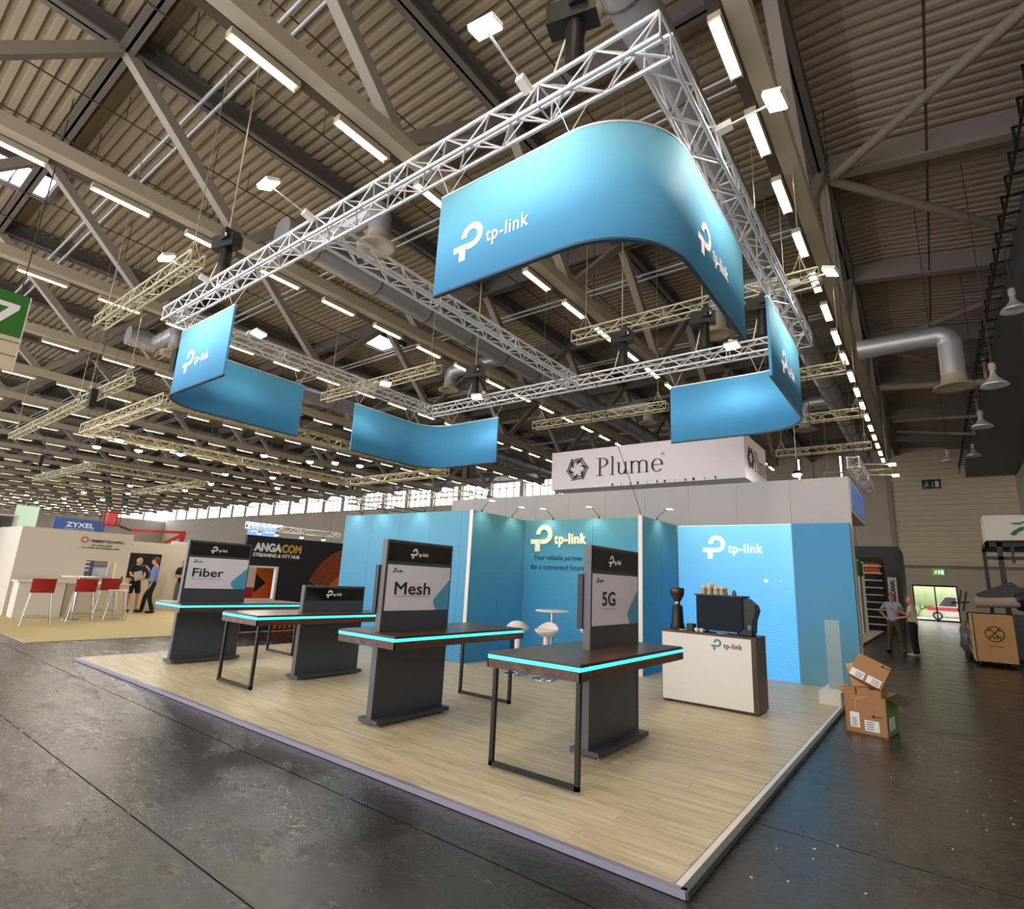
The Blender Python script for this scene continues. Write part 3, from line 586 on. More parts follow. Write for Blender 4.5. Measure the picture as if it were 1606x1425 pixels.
# ------------------------------------------------------------------ kiosks: table + display pillar
TW, TH = .93, .975
def kiosk(label, cx, far, high, word=None, tv=False):
    """cx centre line; table runs along Y 3.95..6.17; pillar near (far=False) or at the far end"""
    z0 = .0425; t = thing('demo_table', label, 'display table', (cx, 5.05, z0), 'demo tables with display pillars')
    ya, yb = 3.95, 6.17; xa, xb = cx-TW/2, cx+TW/2
    MB().box(xa+.012, xb-.012, ya+.012, yb-.012, TH-.13, TH-.06).box(xa+.012, xb-.012, ya+.012, yb-.012, TH-.02, TH-.002).build('tabletop', M['walnut'], t)
    MB().box(xa, xb, ya, ya+.012, TH-.13, TH-.06).box(xa, xb, yb-.012, yb, TH-.13, TH-.06).box(xa, xa+.012, ya, yb, TH-.13, TH-.06).box(xb-.012, xb, ya, yb, TH-.13, TH-.06).build('apron', M['walnut'], t)
    mb = MB(); mb.box(xa, xb, ya, yb, TH-.024, TH-.012); mb.build('glass_edge', mat('dark teal glass', (24, 50, 60), .2, var=0), t)
    mb = MB(); mb.box(xa+.003, xb-.003, ya+.003, yb-.003, TH-.056, TH-.024); mb.build('led_strip', M['led'], t)
    MB().box(xa+.006, xb-.006, ya+.006, yb-.006, TH-.062, TH-.056).build('led_channel', MATS['dark teal glass'], t)
    # u frame leg
    yl = ya+.05 if far else yb-.2; r = .018
    lg = MB().box(xa+.03, xa+.03+2*r, yl, yl+2*r, z0+.02, TH-.13).box(xb-.03-2*r, xb-.03, yl, yl+2*r, z0+.02, TH-.13).box(xa+.03, xb-.03, yl, yl+2*r, z0+.02, z0+.02+2*r).build('leg_frame', M['blackm'], t)
    for x in (xa+.03+r, xb-.03-r): MB().cyl((x, yl+r, z0), (x, yl+r, z0+.021), .012, 8).build('foot', M['chrome'], lg)
    # pillar
    p0, p1 = (4.86, 5.96) if far else (4.1, 5.16)
    th = .04; zt = z0+(1.925 if high else 1.315)
    MB().box(cx-th+.006, cx+th-.006, p0+.006, p1-.006, z0+.06, zt-.004).build('pillar_core', M['anth'], t)
    MB().box(cx-th, cx+th, p0, p0+.02, z0+.06, zt).box(cx-th, cx+th, p1-.02, p1, z0+.06, zt).box(cx-th, cx+th, p0+.02, p1-.02, zt-.02, zt).build('pillar_edge', M['anth2'], t)
    b_ = MB().box(cx-.15, cx+.15, p0-.01, p1+.01, z0+.018, z0+.06).build('base_plate', M['anth'], t)
    for x in (cx-.13, cx+.13):
        for y in (p0+.03, p1-.03): MB().cyl((x, y, z0), (x, y, z0+.019), .014, 8).build('foot', M['chrome'], b_)
    fx = cx+th-.006
    hb, ht = (zt-.235, zt-.035) if high else (zt-.22, zt-.035)
    hd = MB().box(fx, fx+.004, p0+.035, p1-.025, hb, ht).build('header_panel', M['gloss'], t)
    mb = MB(); logo(mb, FX(fx+.0045, (p0+p1)/2-.17, hb+.04), .115, th=.002, k=1.05); mb.build('logo', M['textw'], hd)
    if high:
        sb, st_ = zt-.775, zt-.275; y0, y1 = p0+.04, p1-.02
        sg = MB().box(fx, fx+.006, y0, y1, sb, st_).build('poster', M['sign'], t)
        sw = y1-y0; f = FX(fx+.0065, y0, sb)
        P = [(sw, .36), (sw, 0), (sw-.20, 0), (sw-.235, .04), (sw-.258, .08), (sw-.262, .105), (sw-.25, .13)]
        MB().poly([(a*1, b2) for a, b2 in P][::-1], f, .002).build('blue_shape', M['signb'], sg)
        mb = MB(); W_ = {'Mesh': (.55, .135, .12, .175), 'Fiber': (.5, .135, .085, .19), '5G': (.28, .135, .2, .19)}[word]
        text(mb, word, f, W_[0], W_[1], W_[2], W_[3], .002, .012); mb.poly([(W_[2], .155), (W_[2]+W_[0], .155), (W_[2]+W_[0], .158), (W_[2], .158)], f, .002); mb.build('lettering', M['textb'], sg)
        mb = MB(); logo(mb, f, .06, .07, .405, .002); mb.build('small_logo', M['textn'], sg)
    if tv:
        v = MB().box(cx-th-.055, cx-th, p0-.02, p1+.02, z0+1.12, z0+1.64).build('screen', M['black'], t)
        MB().box(cx-th-.06, cx-th-.055, p0, p1, z0+1.14, z0+1.62).build('screen_glass', M['gloss'], v)
    return t
kiosk('walnut demo table with 5G poster pillar, nearest the right', -2.72, True, True, '5G', True)
kiosk('walnut demo table with Mesh poster pillar, second from the right', -4.86, False, True, 'Mesh', True)
kiosk('walnut demo table with low pillar and no poster', -7.5, True, False)
kiosk('walnut demo table with Fiber poster pillar, farthest left', -9.75, False, True, 'Fiber')

# ------------------------------------------------------------------ coffee counter and what stands on it
z0 = .0425
cx0, cx1, cy0, cy1, ch = -3.24, -1.95, 7.99, 8.5, 1.005
t = thing('coffee_counter', 'white fronted coffee counter with dark wood sides before the lightbox', 'counter', (-2.6, 8.25, z0))
MB().box(cx0, cx1, cy0+.02, cy1, z0+.02, ch-.03).build('carcass', M['walnutx'], t); MB().box(cx0-.006, cx1+.006, cy0, cy1+.005, ch-.03, ch).build('worktop', M['walnutx'], t)
fp = MB().box(cx0+.015, cx1-.06, cy0, cy0+.019, z0+.035, ch-.032).build('front_panel', M['white'], t); MB().box(cx1-.058, cx1+.004, cy0+.001, cy1, z0+.02, ch-.031).build('side_panel', M['walnutx'], t)
MB().box(cx0+.03, cx1-.03, cy0+.03, cy1-.03, z0, z0+.02).build('plinth', M['black'], t)
mb = MB(); f = FY(-2.53, cy0-.001, .86); mark(mb, f, .145, 0, -.065, .003); mb.build('logo_mark', M['textt'], fp)
mb = MB(); text(mb, 'tp-link', f, .24, .085, .165, -.05, .003, .008); mb.build('logo_text', M['textb'], fp)
t = thing('espresso_machine', 'dark blue-black espresso machine seen from behind on the counter', 'coffee machine', (-2.4, 8.25, ch))
MB().box(-2.75, -2.13, 8.08, 8.42, ch+.035, ch+.5).build('body', mat('midnight panel', (22, 25, 42), .7, spec=.25), t)
MB().box(-2.77, -2.11, 8.06, 8.44, ch+.5, ch+.52).build('top_tray', M['black'], t)
MB().poly([(0, .03), (.1, .03), (.115, .2), (.16, .33), (.14, .4), (.03, .49), (0, .49)], ((-2.13, 8.42, ch), (1, 0, 0), (0, 0, 1)), .3).build('brew_hood', M['black'], t)
for dx in (-2.7, -2.2):
    for dy in (8.12, 8.38): MB().cyl((dx, dy, ch), (dx, dy, ch+.04), .02, 8).build('foot', M['black'], t)
t = thing('coffee_grinder', 'tall black coffee grinder with hopper at the counter left end', 'coffee grinder', (-3.09, 8.25, ch))
MB().lathe([(.11, 0), (.115, .02), (.095, .1), (.085, .32), (.07, .34)], (-3.09, 8.25, ch), 18, .9, 1).build('body', M['black'], t)
MB().lathe([(.04, .34), (.045, .36), (.045, .385)], (-3.09, 8.25, ch), 14).build('collar', M['chrome'], t)
MB().lathe([(.045, .385), (.06, .41), (.1, .49), (.105, .57), (.1, .585), (.02, .6)], (-3.09, 8.25, ch), 20).build('hopper', mat('smoked hopper', (52, 36, 32), .2), t)
k = 0
for x, hh in ((-2.67, 3), (-2.58, 4), (-2.49, 3), (-2.41, 3)):
    for r in range(2):
        c = solo('cup_stack', MB().lathe([(.035, 0), (.042, .005), (.028+.01*0, .075)] + [(.038, .078), (.03, .04*hh-.02), (.02, .04*hh)], (x+.01*r, 8.15+r*.12, ch+.52), 12), M['cream3'] if 0 else mat('beige porcelain', (205, 192, 176), .4), 'stack of beige cups on the espresso machine, %s from left in the %s row' % (ORD[k//2], ('front', 'back')[r]), 'cup', (x+.01*r, 8.15+r*.12, ch+.52), 'cups on the espresso machine'); k += 1
solo('jar', MB().lathe([(.03, 0), (.03, .04), (.016, .055), (.016, .075)], (-2.27, 8.25, ch+.52), 12), mat('amber jar', (92, 66, 60), .3), 'small brown jar on the right of the espresso machine', 'jar', (-2.27, 8.25, ch+.52))
t = thing('tray_box', 'black tray box with a clear tumbler on the right of the counter', 'box', (-2.07, 8.1, ch))
MB().box(-2.14, -1.99, 8.02, 8.2, ch, ch+.012).box(-2.14, -2.13, 8.02, 8.2, ch, ch+.08).box(-2.0, -1.99, 8.02, 8.2, ch, ch+.08).box(-2.14, -1.99, 8.02, 8.03, ch, ch+.08).box(-2.14, -1.99, 8.19, 8.2, ch, ch+.08).build('shell', M['black'], t)
MB().lathe([(.022, 0), (.028, .13)], (-2.05, 8.12, ch+.012), 12).build('tumbler', mat('pale glass', (150, 190, 215), .1, var=0, alpha=.5), t)
solo('knock_box', MB().box(-2.89, -2.8, 8.05, 8.2, ch, ch+.1).cyl((-2.88, 8.125, ch+.085), (-2.81, 8.125, ch+.085), .02, 8), M['black'], 'small black knock box left of the espresso machine', 'box', (-2.85, 8.1, ch))
solo('saucer', MB().lathe([(.05, 0), (.08, .012), (.082, .016), (.04, .01)], (-2.4, 8.04+.03, ch), 18), M['white'], 'white saucer lying before the espresso machine', 'saucer', (-2.4, 8.07, ch))
solo('saucer', MB().lathe([(.04, 0), (.065, .01), (.067, .014), (.03, .008)], (-2.95, 8.09, ch), 18), M['white'], 'white saucer between the grinder and the knock box', 'saucer', (-2.95, 8.09, ch))
for j, x in enumerate((-2.74, -2.67)): solo('espresso_cup', MB().lathe([(.018, 0), (.03, .03), (.031, .05), (.027, .05)], (x, 8.035, ch), 12), M['white'], 'tiny white espresso cup on the counter, %s one' % ('left', 'right')[j], 'cup', (x, 8.035, ch))

# round table and swivel stools in the recess
tx, ty = -5.48, 8.55
t = thing('round_table', 'small white round table on a chrome column in the recess', 'table', (tx, ty, z0))
MB().lathe([(.27, 0), (.3, .008), (.3, .025), (.28, .03)], (tx, ty, z0+1.02), 32).build('tabletop', M['white'], t)
MB().cyl((tx, ty, z0+.02), (tx, ty, z0+1.02), .028, 14).build('column', M['chrome'], t); MB().lathe([(.22, 0), (.22, .008), (.06, .022), (.03, .05)], (tx, ty, z0), 32).build('base', M['chrome'], t)
st0 = None
for k, (x, y, rz) in enumerate([(-5.2, 7.95, 0.3), (-5.78, 7.95, -2.6), (-4.8, 8.75, 1.9)]):
    lab = ['white swivel stool in front of the round table', 'white swivel stool left of the round table', 'white swivel stool right of the round table'][k]
    if st0 is None:
        st0 = thing('swivel_stool', lab, 'stool', (x, y, z0), 'white swivel stools in the recess')
        MB().lathe([(.04, -.06), (.1, -.05), (.17, 0), (.2, .04), (.19, .05), (.1, .02), (.01, .015)], (x, y, z0+.72), 24).build('seat', M['white'], st0)
        mb = MB(); n = 12
        for i in range(n):
            a0 = PI*.15+PI*.7*i/n; a1 = PI*.15+PI*.7*(i+1)/n; hh = lambda a: .05+.11*math.sin((a-PI*.15)/(PI*.7)*PI)
            P = lambda a, r, z: (x+r*math.cos(a), y+r*math.sin(a), z0+.72+z)
            mb.add([P(a0, .19, .03), P(a1, .19, .03), P(a1, .215, hh(a1)), P(a0, .215, hh(a0)), P(a0, .17, .03), P(a1, .17, .03), P(a1, .198, hh(a1)), P(a0, .198, hh(a0))], [(0, 1, 2, 3), (7, 6, 5, 4), (3, 2, 6, 7)], True)
        mb.build('backrest', M['white'], st0)
        MB().lathe([(.045, 0), (.045, .3), (.04, .32)], (x, y, z0+.35), 16).build('sleeve', M['white'], st0)
        MB().cyl((x, y, z0+.02), (x, y, z0+.36), .025, 12).build('column', M['chrome'], st0); MB().lathe([(.205, 0), (.205, .008), (.06, .022), (.03, .05)], (x, y, z0), 32).build('base', M['chrome'], st0)
        fr_ = MB().cyl((x-.0, y-.12, z0+.27), (x, y, z0+.27), .009, 6); fr_.tube([(x-.12*math.cos(a), y-.12-.06*math.sin(a), z0+.27) for a in [PI*i/8 for i in range(9)]], .009); fr_.build('footrest', M['chrome'], st0)
        st0.rotation_euler = (0, 0, rz)
    else: copy_tree(st0, (x, y, z0), rz, lab)
# frosted stand on white block
t = thing('brochure_stand', 'frosted upright panel on a white block at the platform edge', 'stand', (-1.42, 10.1, z0))
MB().box(-1.52, -1.24, 9.7, 10.6, z0, z0+.17).build('block', M['white'], t)
MB().box(-1.44, -1.24, 10.12, 10.15, z0+.17, z0+1.18).build('panel', mat('frosted acrylic', (150, 176, 182), .35, var=0, alpha=.82), t)

# cardboard boxes
def obox_frame(c, size, rz, mt_): pass
t = thing('open_carton', 'large open cardboard carton with green side standing on the hall floor', 'box', (-.76, 8.58, 0))
bx0, bx1, by0, by1, bh = -.99, -.56, 8.3, 8.86, .43; th = .006
MB().box(bx0, bx1, by0, by0+th, .002, bh).build('front_panel', M['card'], t); MB().box(bx0, bx1, by1-th, by1, .002, bh).box(bx0, bx0+th, by0, by1, .002, bh).box(bx0, bx1, by0, by1, 0, .01).build('inner_panels', M['card2'], t)
sg = MB().box(bx1-th, bx1+.001, by0+.03, by1, .002, bh).build('green_side', mat('green carton side', (104, 140, 84), .8), t)
for dy in (.12, .27): MB().box(bx1+.001, bx1+.003, by0+dy, by0+dy+.1, .06, .2).build('paper_label', M['label'], sg)
MB().poly([(0, 0), (.5, 0), (.48, .16), (.03, .14)], ((bx0, by1-.02, bh), (0, -1, 0), (-.75, 0, .3)), .006).build('flap', M['card2'], t)
MB().poly([(0, 0), (.5, 0), (.5, .2), (.05, .22)], ((bx1, by0+.05, bh), (0, 1, 0), (.8, 0, -.35)), .006).build('flap', mat('dark carton flap', (62, 50, 44), .8), t)
for lx, lz, lw, lh in ((.05, .06, .1, .17), (.2, .04, .15, .12)):
    l_ = MB().box(bx0+lx, bx0+lx+lw, by0-.002, by0, lz, lz+lh).build('paper_label', M['label'], t)
    mb = MB()
    for q in range(4): mb.box(bx0+lx+.02, bx0+lx+.02+lw*.5, by0-.003, by0-.002, lz+.02+q*.025, lz+.028+q*.025)
    mb.build('printed_lines', M['textb'], l_)
mb = MB(); mb.cyl((bx0+.3, by0-.002, .21), (bx0+.3, by0, .21), .016, 12); text(mb, 'tp-link', FY(bx0+.325, by0-.001, .2), .07, .02, th=.002); mb.build('printed_logo', M['textb'], t)
mb = MB(); mb.box(bx0+.11, bx0+.118, by0-.002, by0, .26, .39); mb.poly([(.11, .39), (.118, .38), (.26, .43), (.25, .435)], FY(bx0, by0, 0), .002); mb.build('tape', M['card2'], t)
for k, (a, b_, c, d, h0, h1) in enumerate([(-.985, -.87, 8.32, 8.6, .012, .5), (-.86, -.72, 8.34, 8.62, .012, .51), (-.715, -.6, 8.33, 8.6, .012, .5)]):
    s_ = thing('small_carton', 'small brown carton standing inside the open carton, %s' % ('left', 'middle', 'right')[k], 'box', (a, c, .012)); MB().box(a, b_, c, d, h0, h1).build('shell', M['card'], s_); MB().box(a+(b_-a)*.4, a+(b_-a)*.6, c-.001, d, h1, h1+.001).build('tape', M['card2'], s_)
R = Euler((.5, .32, .15)).to_matrix()
def rbox(c, size, R):
    h = [k/2 for k in size]; mb = MB(); v = [Vector(c)+R@Vector((x*h[0], y*h[1], z*h[2])) for z in (-1, 1) for y in (-1, 1) for x in (-1, 1)]
    return mb.add(v, [(0, 2, 3, 1), (4, 5, 7, 6), (0, 1, 5, 4), (2, 6, 7, 3), (0, 4, 6, 2), (1, 3, 7, 5)])
t = thing('tilted_carton', 'brown carton with two white labels tilted on top of the pile', 'box', (-.75, 8.5, .52))
C_ = Vector((-.745, 8.52, .68)); R = Euler((-.35, .42, .1)).to_matrix(); rbox(C_, (.36, .2, .3), R).build('shell', M['card'], t)
for k, dx in enumerate((-.1, .08)):
    l_ = rbox(C_+R@Vector((dx, -.102, -.095)), (.15, .003, .09), R).build('paper_label', M['label'], t); mb = MB()
    for q in range(3): 
        z_ = rbox(C_+R@Vector((dx+.02, -.105, -.12+q*.022)), (.08, .002, .007), R); mb.add(z_.v, z_.f)
    mb.build('printed_lines', M['textb'], l_)
mb = MB(); z_ = rbox(C_+R@Vector((.1, -.101, .12)), (.03, .002, .03), R); mb.add(z_.v, z_.f); z_ = rbox(C_+R@Vector((.15, -.101, .12)), (.05, .002, .012), R); mb.add(z_.v, z_.f); mb.build('printed_logo', M['textb'], t)
t = thing('leaning_carton', 'pale brown carton leaning behind the tilted one', 'box', (-.93, 8.6, .5))
R = Euler((.1, -.2, .3)).to_matrix(); rbox((-.9, 8.62, .62), (.2, .26, .26), R).build('shell', M['card2'], t)

def spin(o, px, py, a):
    v = Vector((o.location.x-px, o.location.y-py)); c, n_ = math.cos(a), math.sin(a)
    o.location.x = px+v.x*c-v.y*n_; o.location.y = py+v.x*n_+v.y*c; o.rotation_euler.z += a
for o in list(bpy.data.objects):
    if o.parent is None and o.name.split('.')[0] in ('open_carton', 'small_carton', 'tilted_carton', 'leaning_carton'): spin(o, -.76, 8.58, -.15)
# ------------------------------------------------------------------ neighbouring stands behind
t = thing('backing_wall', 'tall plain white wall standing behind the blue booth', 'partition wall', (-6, 11.75, 0))
for i in range(10): MB().box(-11.1+i*1.0+.002, -11.1+(i+1)*1.0-.002, 11.7, 11.8, 0, 3.76).build('panel', M['whitew'], t)
t = thing('hanging_sign', 'white hanging box sign lettered Plume behind the booth', 'sign', (-5.8, 14, 4.1))
MB().box(-8.5, -3.23, 13.0, 15.1, 4.12, 5.2).build('box_body', mat('sign white', (214, 206, 212), .6, emit=.08, var=.01), t)
def ring(mb, fr, cx, cy, a, b_, t, tn, a0, a1, n=16):
    for i in range(n):
        A, B = a0+(a1-a0)*i/n, a0+(a1-a0)*(i+1)/n
        mb.poly([(cx+a*math.cos(A), cy+b_*math.sin(A)), (cx+a*math.cos(B), cy+b_*math.sin(B)), (cx+(a-t)*math.cos(B), cy+(b_-tn)*math.sin(B)), (cx+(a-t)*math.cos(A), cy+(b_-tn)*math.sin(A))], fr, .01)
def plume(mb, o, h, sx=1.0):
    fr = (o[0], Vector(o[1])*sx*h, Vector(o[2])*h); R_ = lambda x0, x1, y0, y1: mb.poly([(x0, y0), (x1, y0), (x1, y1), (x0, y1)], fr, .01)
    R_(.12, .21, 0, 1); R_(.0, .33, 0, .035); R_(.0, .14, .965, 1); ring(mb, fr, .2, .73, .38, .27, .1, .035, -PI/2, PI/2)
    R_(.74, .82, 0, 1.02); R_(.66, .90, 0, .03); R_(.68, .76, .99, 1.02)
    x = .98; R_(x+.06, x+.14, .15, .66); R_(x, x+.08, .63, .66); ring(mb, fr, x+.24, .2, .18, .21, .08, .05, PI, 2*PI); R_(x+.38, x+.46, 0, .66); R_(x+.32, x+.4, .63, .66); R_(x+.38, x+.54, 0, .03)
    x = 1.58
    for k in range(3): R_(x+.06+k*.34, x+.14+k*.34, 0, .5 if k else .66); R_(x+k*.34, x+.2+k*.34, 0, .03)
    for k in range(2): ring(mb, fr, x+.27+k*.34, .47, .21, .2, .08, .05, 0, PI)
    R_(x, x+.08, .63, .66); x = 2.56; ring(mb, fr, x+.26, .33, .26, .345, .09, .035, 0, 1.78*PI, 22); R_(x+.04, x+.5, .34, .375)
def swirl(fr, s):
    mb = MB()
    for k in range(6):
        for q, (ra, rb) in enumerate(((.95, .5), (.75, .38))):
            a = PI/3*k+q*.12; P = [(ra*math.cos(a), ra*math.sin(a)), (ra*.86*math.cos(a+PI/3*1.0), ra*.86*math.sin(a+PI/3)), (rb*math.cos(a+PI/3*1.55), rb*math.sin(a+PI/3*1.55))]
            for p, p2 in zip(P, P[1:]):
                d = Vector((p2[0]-p[0], p2[1]-p[1])).normalized(); n_ = Vector((-d.y, d.x))*.035
                mb.poly([(s*(p[0]+n_.x), s*(p[1]+n_.y)), (s*(p[0]-n_.x), s*(p[1]-n_.y)), (s*(p2[0]-n_.x), s*(p2[1]-n_.y)), (s*(p2[0]+n_.x), s*(p2[1]+n_.y))], fr, .01)
    return mb
mb = MB(); plume(mb, FY(-7.05, 12.99, 4.42), .5, 1.22)
mb.build('lettering', M['textb'], t)
mb = MB(); ring(mb, FY(-7.05, 12.99, 4.42), 1.87, .45, .035, .035, .008, .008, 0, 2*PI, 12); mb.build('registered_mark', M['textb'], t)
mb = MB(); plume(mb, FX(-3.22, 13.85, 4.42), .5, .78); mb.build('lettering', M['textb'], t)
swirl(FY(-7.65, 12.985, 4.66), .37).build('emblem', M['textb'], t); swirl(FX(-3.215, 13.5, 4.68), .3).build('emblem', M['textb'], t)
mb = Many()
for x in (-8.3, -3.5):
    for y in (13.2, 14.9): mb.cyl((x, y, 5.2), (x, y, 14.23), .01, 5)
mb.build('cable', M['black'], t)
mb = MB()
for i in range(12): mb.box(-6.6+i*.24+(i % 3)*.04, -6.6+i*.24+.05, 12.985, 12.99, 4.13, 4.19+.01*(i % 2))
mb.build('print_fragments', M['textb'], t)
solo('black_cable', MB().tube([(-5.0, 10.6, 3.9), (-4.9, 11.2, 2.9)], .006).tube([(-5.0, 10.6, 3.9), (-5.4, 9.6, 6.0)], .006), M['black'], 'loose black cable hanging before the white wall', 'cable', (-5, 10.6, 3.9))

# hanging light pendant over white wall & blue screen sign
def small_flood(label, x, y, z, group, s=.11, w=0):
    t = thing('stage_light', label, 'floodlight', (x, y, z), group)
    MB().lathe([(s*.5, .09), (s, .02), (s, 0)], (x, y, z), 12).build('can', M['blackm'], t); MB().sphere((x, y, z), s*.85, 10, (1, 1, .6)).build('lens', M['stage'], t)
    MB().cyl((x, y, z+.08), (x, y, z+.35), .01, 5).build('bracket', M['blackm'], t); MB().cyl((x, y, z+.35), (x, y, 14.23), .006, 4).build('cable', M['rail'], t); return t
t = thing('screen_cube', 'hanging blue picture cube on a small truss at the right corner', 'sign', (-1.6, 15, 3.5))
MB().box(-2.6, -1.32, 14.2, 17.2, 3.42, 4.2).build('cube_frame', M['white'], t)
MB().box(-1.32, -1.31, 14.25, 17.15, 3.5, 4.16).build('picture', mat('picture blue', (90, 130, 200), .4, var=.6, scale=2.5, emit=.25), t); MB().box(-2.55, -1.36, 14.19, 14.2, 3.46, 4.16).build('picture', mat('picture dark blue', (50, 80, 150), .4, var=.6, scale=3, emit=.2), t)
lattice('truss_span', (-1.2, 14.0, 4.5), (-1.2, 17.6, 4.5), .22, t, M['alu'])
Many().cyl((-1.2, 14.4, 4.6), (-1.2, 14.4, 14.23), .008, 4).cyl((-1.2, 17, 4.6), (-1.2, 17, 14.23), .008, 4).cyl((-2.2, 15.5, 4.2), (-2.2, 15.5, 14.23), .008, 4).build('cable', M['black'], t)
for k, y in enumerate((14.8, 16.2)):
    MB().cyl((-1.1, y, 4.6), (-.55, y, 4.55), .012, 5).build('lamp_arm', M['white'], t); MB().box(-.58, -.45, y-.06, y+.06, 4.52, 4.56).build('lamp_head', M['flood'], t)

# suspended short trusses
SEG = [((-16.6, 3.9, 7.5), (-11.1, 3.9, 7.5), 'above the front left corner of the booth truss'), ((-37.5, 6.3, 7.5), (-26, 6.15, 7.5), 'far left, lower end'), ((-25.5, 6.1, 7.5), (-21, 6.1, 7.5), 'far left, upper end'),
 ((-6.6, 10.9, 7.5), (-1.2, 10.9, 7.5), 'seen inside the curved banner'), ((-12, 17, 7.5), (-6.6, 17, 7.5), 'behind the back truss middle'), ((-16.6, 10.6, 7.5), (-11, 10.6, 7.5), 'above the rear left banner'),
 ((-3.2, 16.1, 7.5), (-1.36, 16.1, 7.5), 'right of the rear right banner'), ((-4.4, 20.6, 7.5), (-1.32, 20.6, 7.5), 'second beyond the rear right banner'), ((-5, 25.5, 7.5), (-1.5, 25.5, 7.5), 'third beyond the rear right banner'), ((-4, 31.5, 7.5), (-1.12, 31.5, 7.5), 'farthest above the white wall end')]
for k, (a, b_, s_) in enumerate(SEG):
    t = thing('rigging_truss', 'short dull truss hung from the roof, '+s_, 'truss', a)
    lattice('truss_span', a, b_, .26, t, M['alu_y'], rb=.013, bay=.34)
    mb = Many()
    for f_ in (.06, .94):
        p = Vector(a).lerp(Vector(b_), f_); mb.cyl(p+Vector((0, 0, .1)), (p.x, p.y, 14.23), .01, 4); mb.cyl(p+Vector((-.13, -.1, .13)), p+Vector((0, 0, .55)), .012, 4); mb.cyl(p+Vector((.13, .1, .13)), p+Vector((0, 0, .55)), .012, 4)
    mb.build('hanging_chain', M['alu_y'], t)
# big distant rigs at the left with stage lights
RIGS = [('large lattice truss ring over the far left booths, nearer one', [(-22.3, 5.7), (-16.6, 10.8), (-22.2, 17.3), (-27.8, 11.5)], 6.0), ('smaller lattice truss ring over the far left booths, farther one', [(-44, 9.0), (-34, 9.0), (-34, 14.5), (-44, 14.5)], 6.2), ('long lattice truss grid deep in the hall centre left', [(-30, 22), (-20, 22), (-20, 30), (-30, 30)], 6.0)]
RIGS[0] = (RIGS[0][0], [(-23.5, 5.8), (-16.6, 5.8), (-16.6, 17.0), (-23.5, 17.0)], 6.0)
for lab, P, z in RIGS:
    t = thing('lighting_truss', lab, 'truss', (P[0][0], P[0][1], z))
    for p, q in zip(P, P[1:]+P[:1]): lattice('truss_span', (p[0], p[1], z), (q[0], q[1], z), .3, t, M['alu_y'], rb=.014, bay=.4)
    mb = Many()
    for p in P: mb.cyl((p[0], p[1], z), (p[0], p[1], 14.23), .012, 4)
    mb.build('hanging_chain', M['rail'], t)
    for p in P[:2]: MB().box(p[0]-.15, p[0]+.15, p[1]-.1, p[1]+.1, z+.8, z+1.5).build('hoist', M['black'], t)
SL = [(-24.9, 6.6), (-24.0, 7.7), (-22.6, 6.6), (-23.0, 8.8), (-19.9, 10.5), (-19.2, 12.0), (-18.4, 12.6), (-17.9, 13.4), (-24.5, 13.5), (-26.0, 12.0), (-43.5, 11.4), (-40.5, 12.9), (-36, 11.5), (-34.5, 13.8), (-50, 12), (-47, 13.5), (-30, 13.2), (-27.5, 15.5), (-22, 19), (-20, 20), (-19, 21.5), (-30.5, 20), (-57, 12), (-62, 14)]
for k, (x, y) in enumerate(SL): small_flood('bright small stage light under the far left trusses, %s from the left' % ORD[sorted(SL).index((x, y))], x, y, 5.7, 'stage lights under the far left trusses', .15)
small_flood('bright stage light above the white wall near the Plume sign', -2.2, 13.2, 4.15, 'stage lights behind the booth')
solo('flood_cable', MB().cyl((-2.2, 13.2, 4.5), (-2.2, 13.2, 14.23), .008, 4), M['white'], 'white cable holding the stage light by the sign', 'cable', (-2.2, 13.2, 4.5))

# ================================================================== LEFT NEIGHBOURS
t = thing('stand_carpet', 'beige carpet area of the white stand across the aisle', 'carpet', (-13.55, 3.19, 0)); MB().box(-32, -13.55, 3.19, 15.5, .0, .012).build('carpet_sheet', M['carpet'], t); MB().box(-32, -13.53, 3.17, 3.19, 0, .014).build('edge_tape', M['cream'], t)
zc = .012
t = thing('stand_wall', 'white stand wall with a picture window and red ring logo', 'partition wall', (-19.5, 5.2, zc))
W = M['whitew']; ww = mat('bright stand wall', (214, 206, 196), .7, 0, .02, 1)
MB().box(-19.6, -19.5, 3.95, 5.53, zc, 2.34).box(-19.6, -19.5, 6.28, 6.6, zc, 2.34).box(-19.6, -19.5, 5.53, 6.28, zc, .95).box(-19.6, -19.5, 5.53, 6.28, 1.52, 2.34).box(-24, -19.6, 3.95, 4.05, zc, 2.34).build('wall_panels', ww, t)
mb = MB(); n = 22; f = FX(-19.49, 5.38, 2.1)
for i in range(n):
    a0, a1 = 2*PI*i/n, 2*PI*(i+1)/n; mb.poly([(.09*math.cos(a0), .09*math.sin(a0)), (.09*math.cos(a1), .09*math.sin(a1)), (.062*math.cos(a1), .062*math.sin(a1)), (.062*math.cos(a0), .062*math.sin(a0))], f, .004)
mb.build('ring_logo', mat('coral print', (214, 84, 70), .5), t)
mb = MB(); text(mb, 'MAIN', FX(-19.49, 5.55, 2.04), .26, .075, bold=.03); text(mb, 'STREAMING', FX(-19.49, 5.83, 2.04), .55, .075, bold=0)
text(mb, 'Broadcast grade', FX(-19.49, 5.58, 1.93), .5, .05); text(mb, 'live video streaming at scale', FX(-19.49, 5.34, 1.85), .95, .055); mb.build('lettering', M['textb'], t)
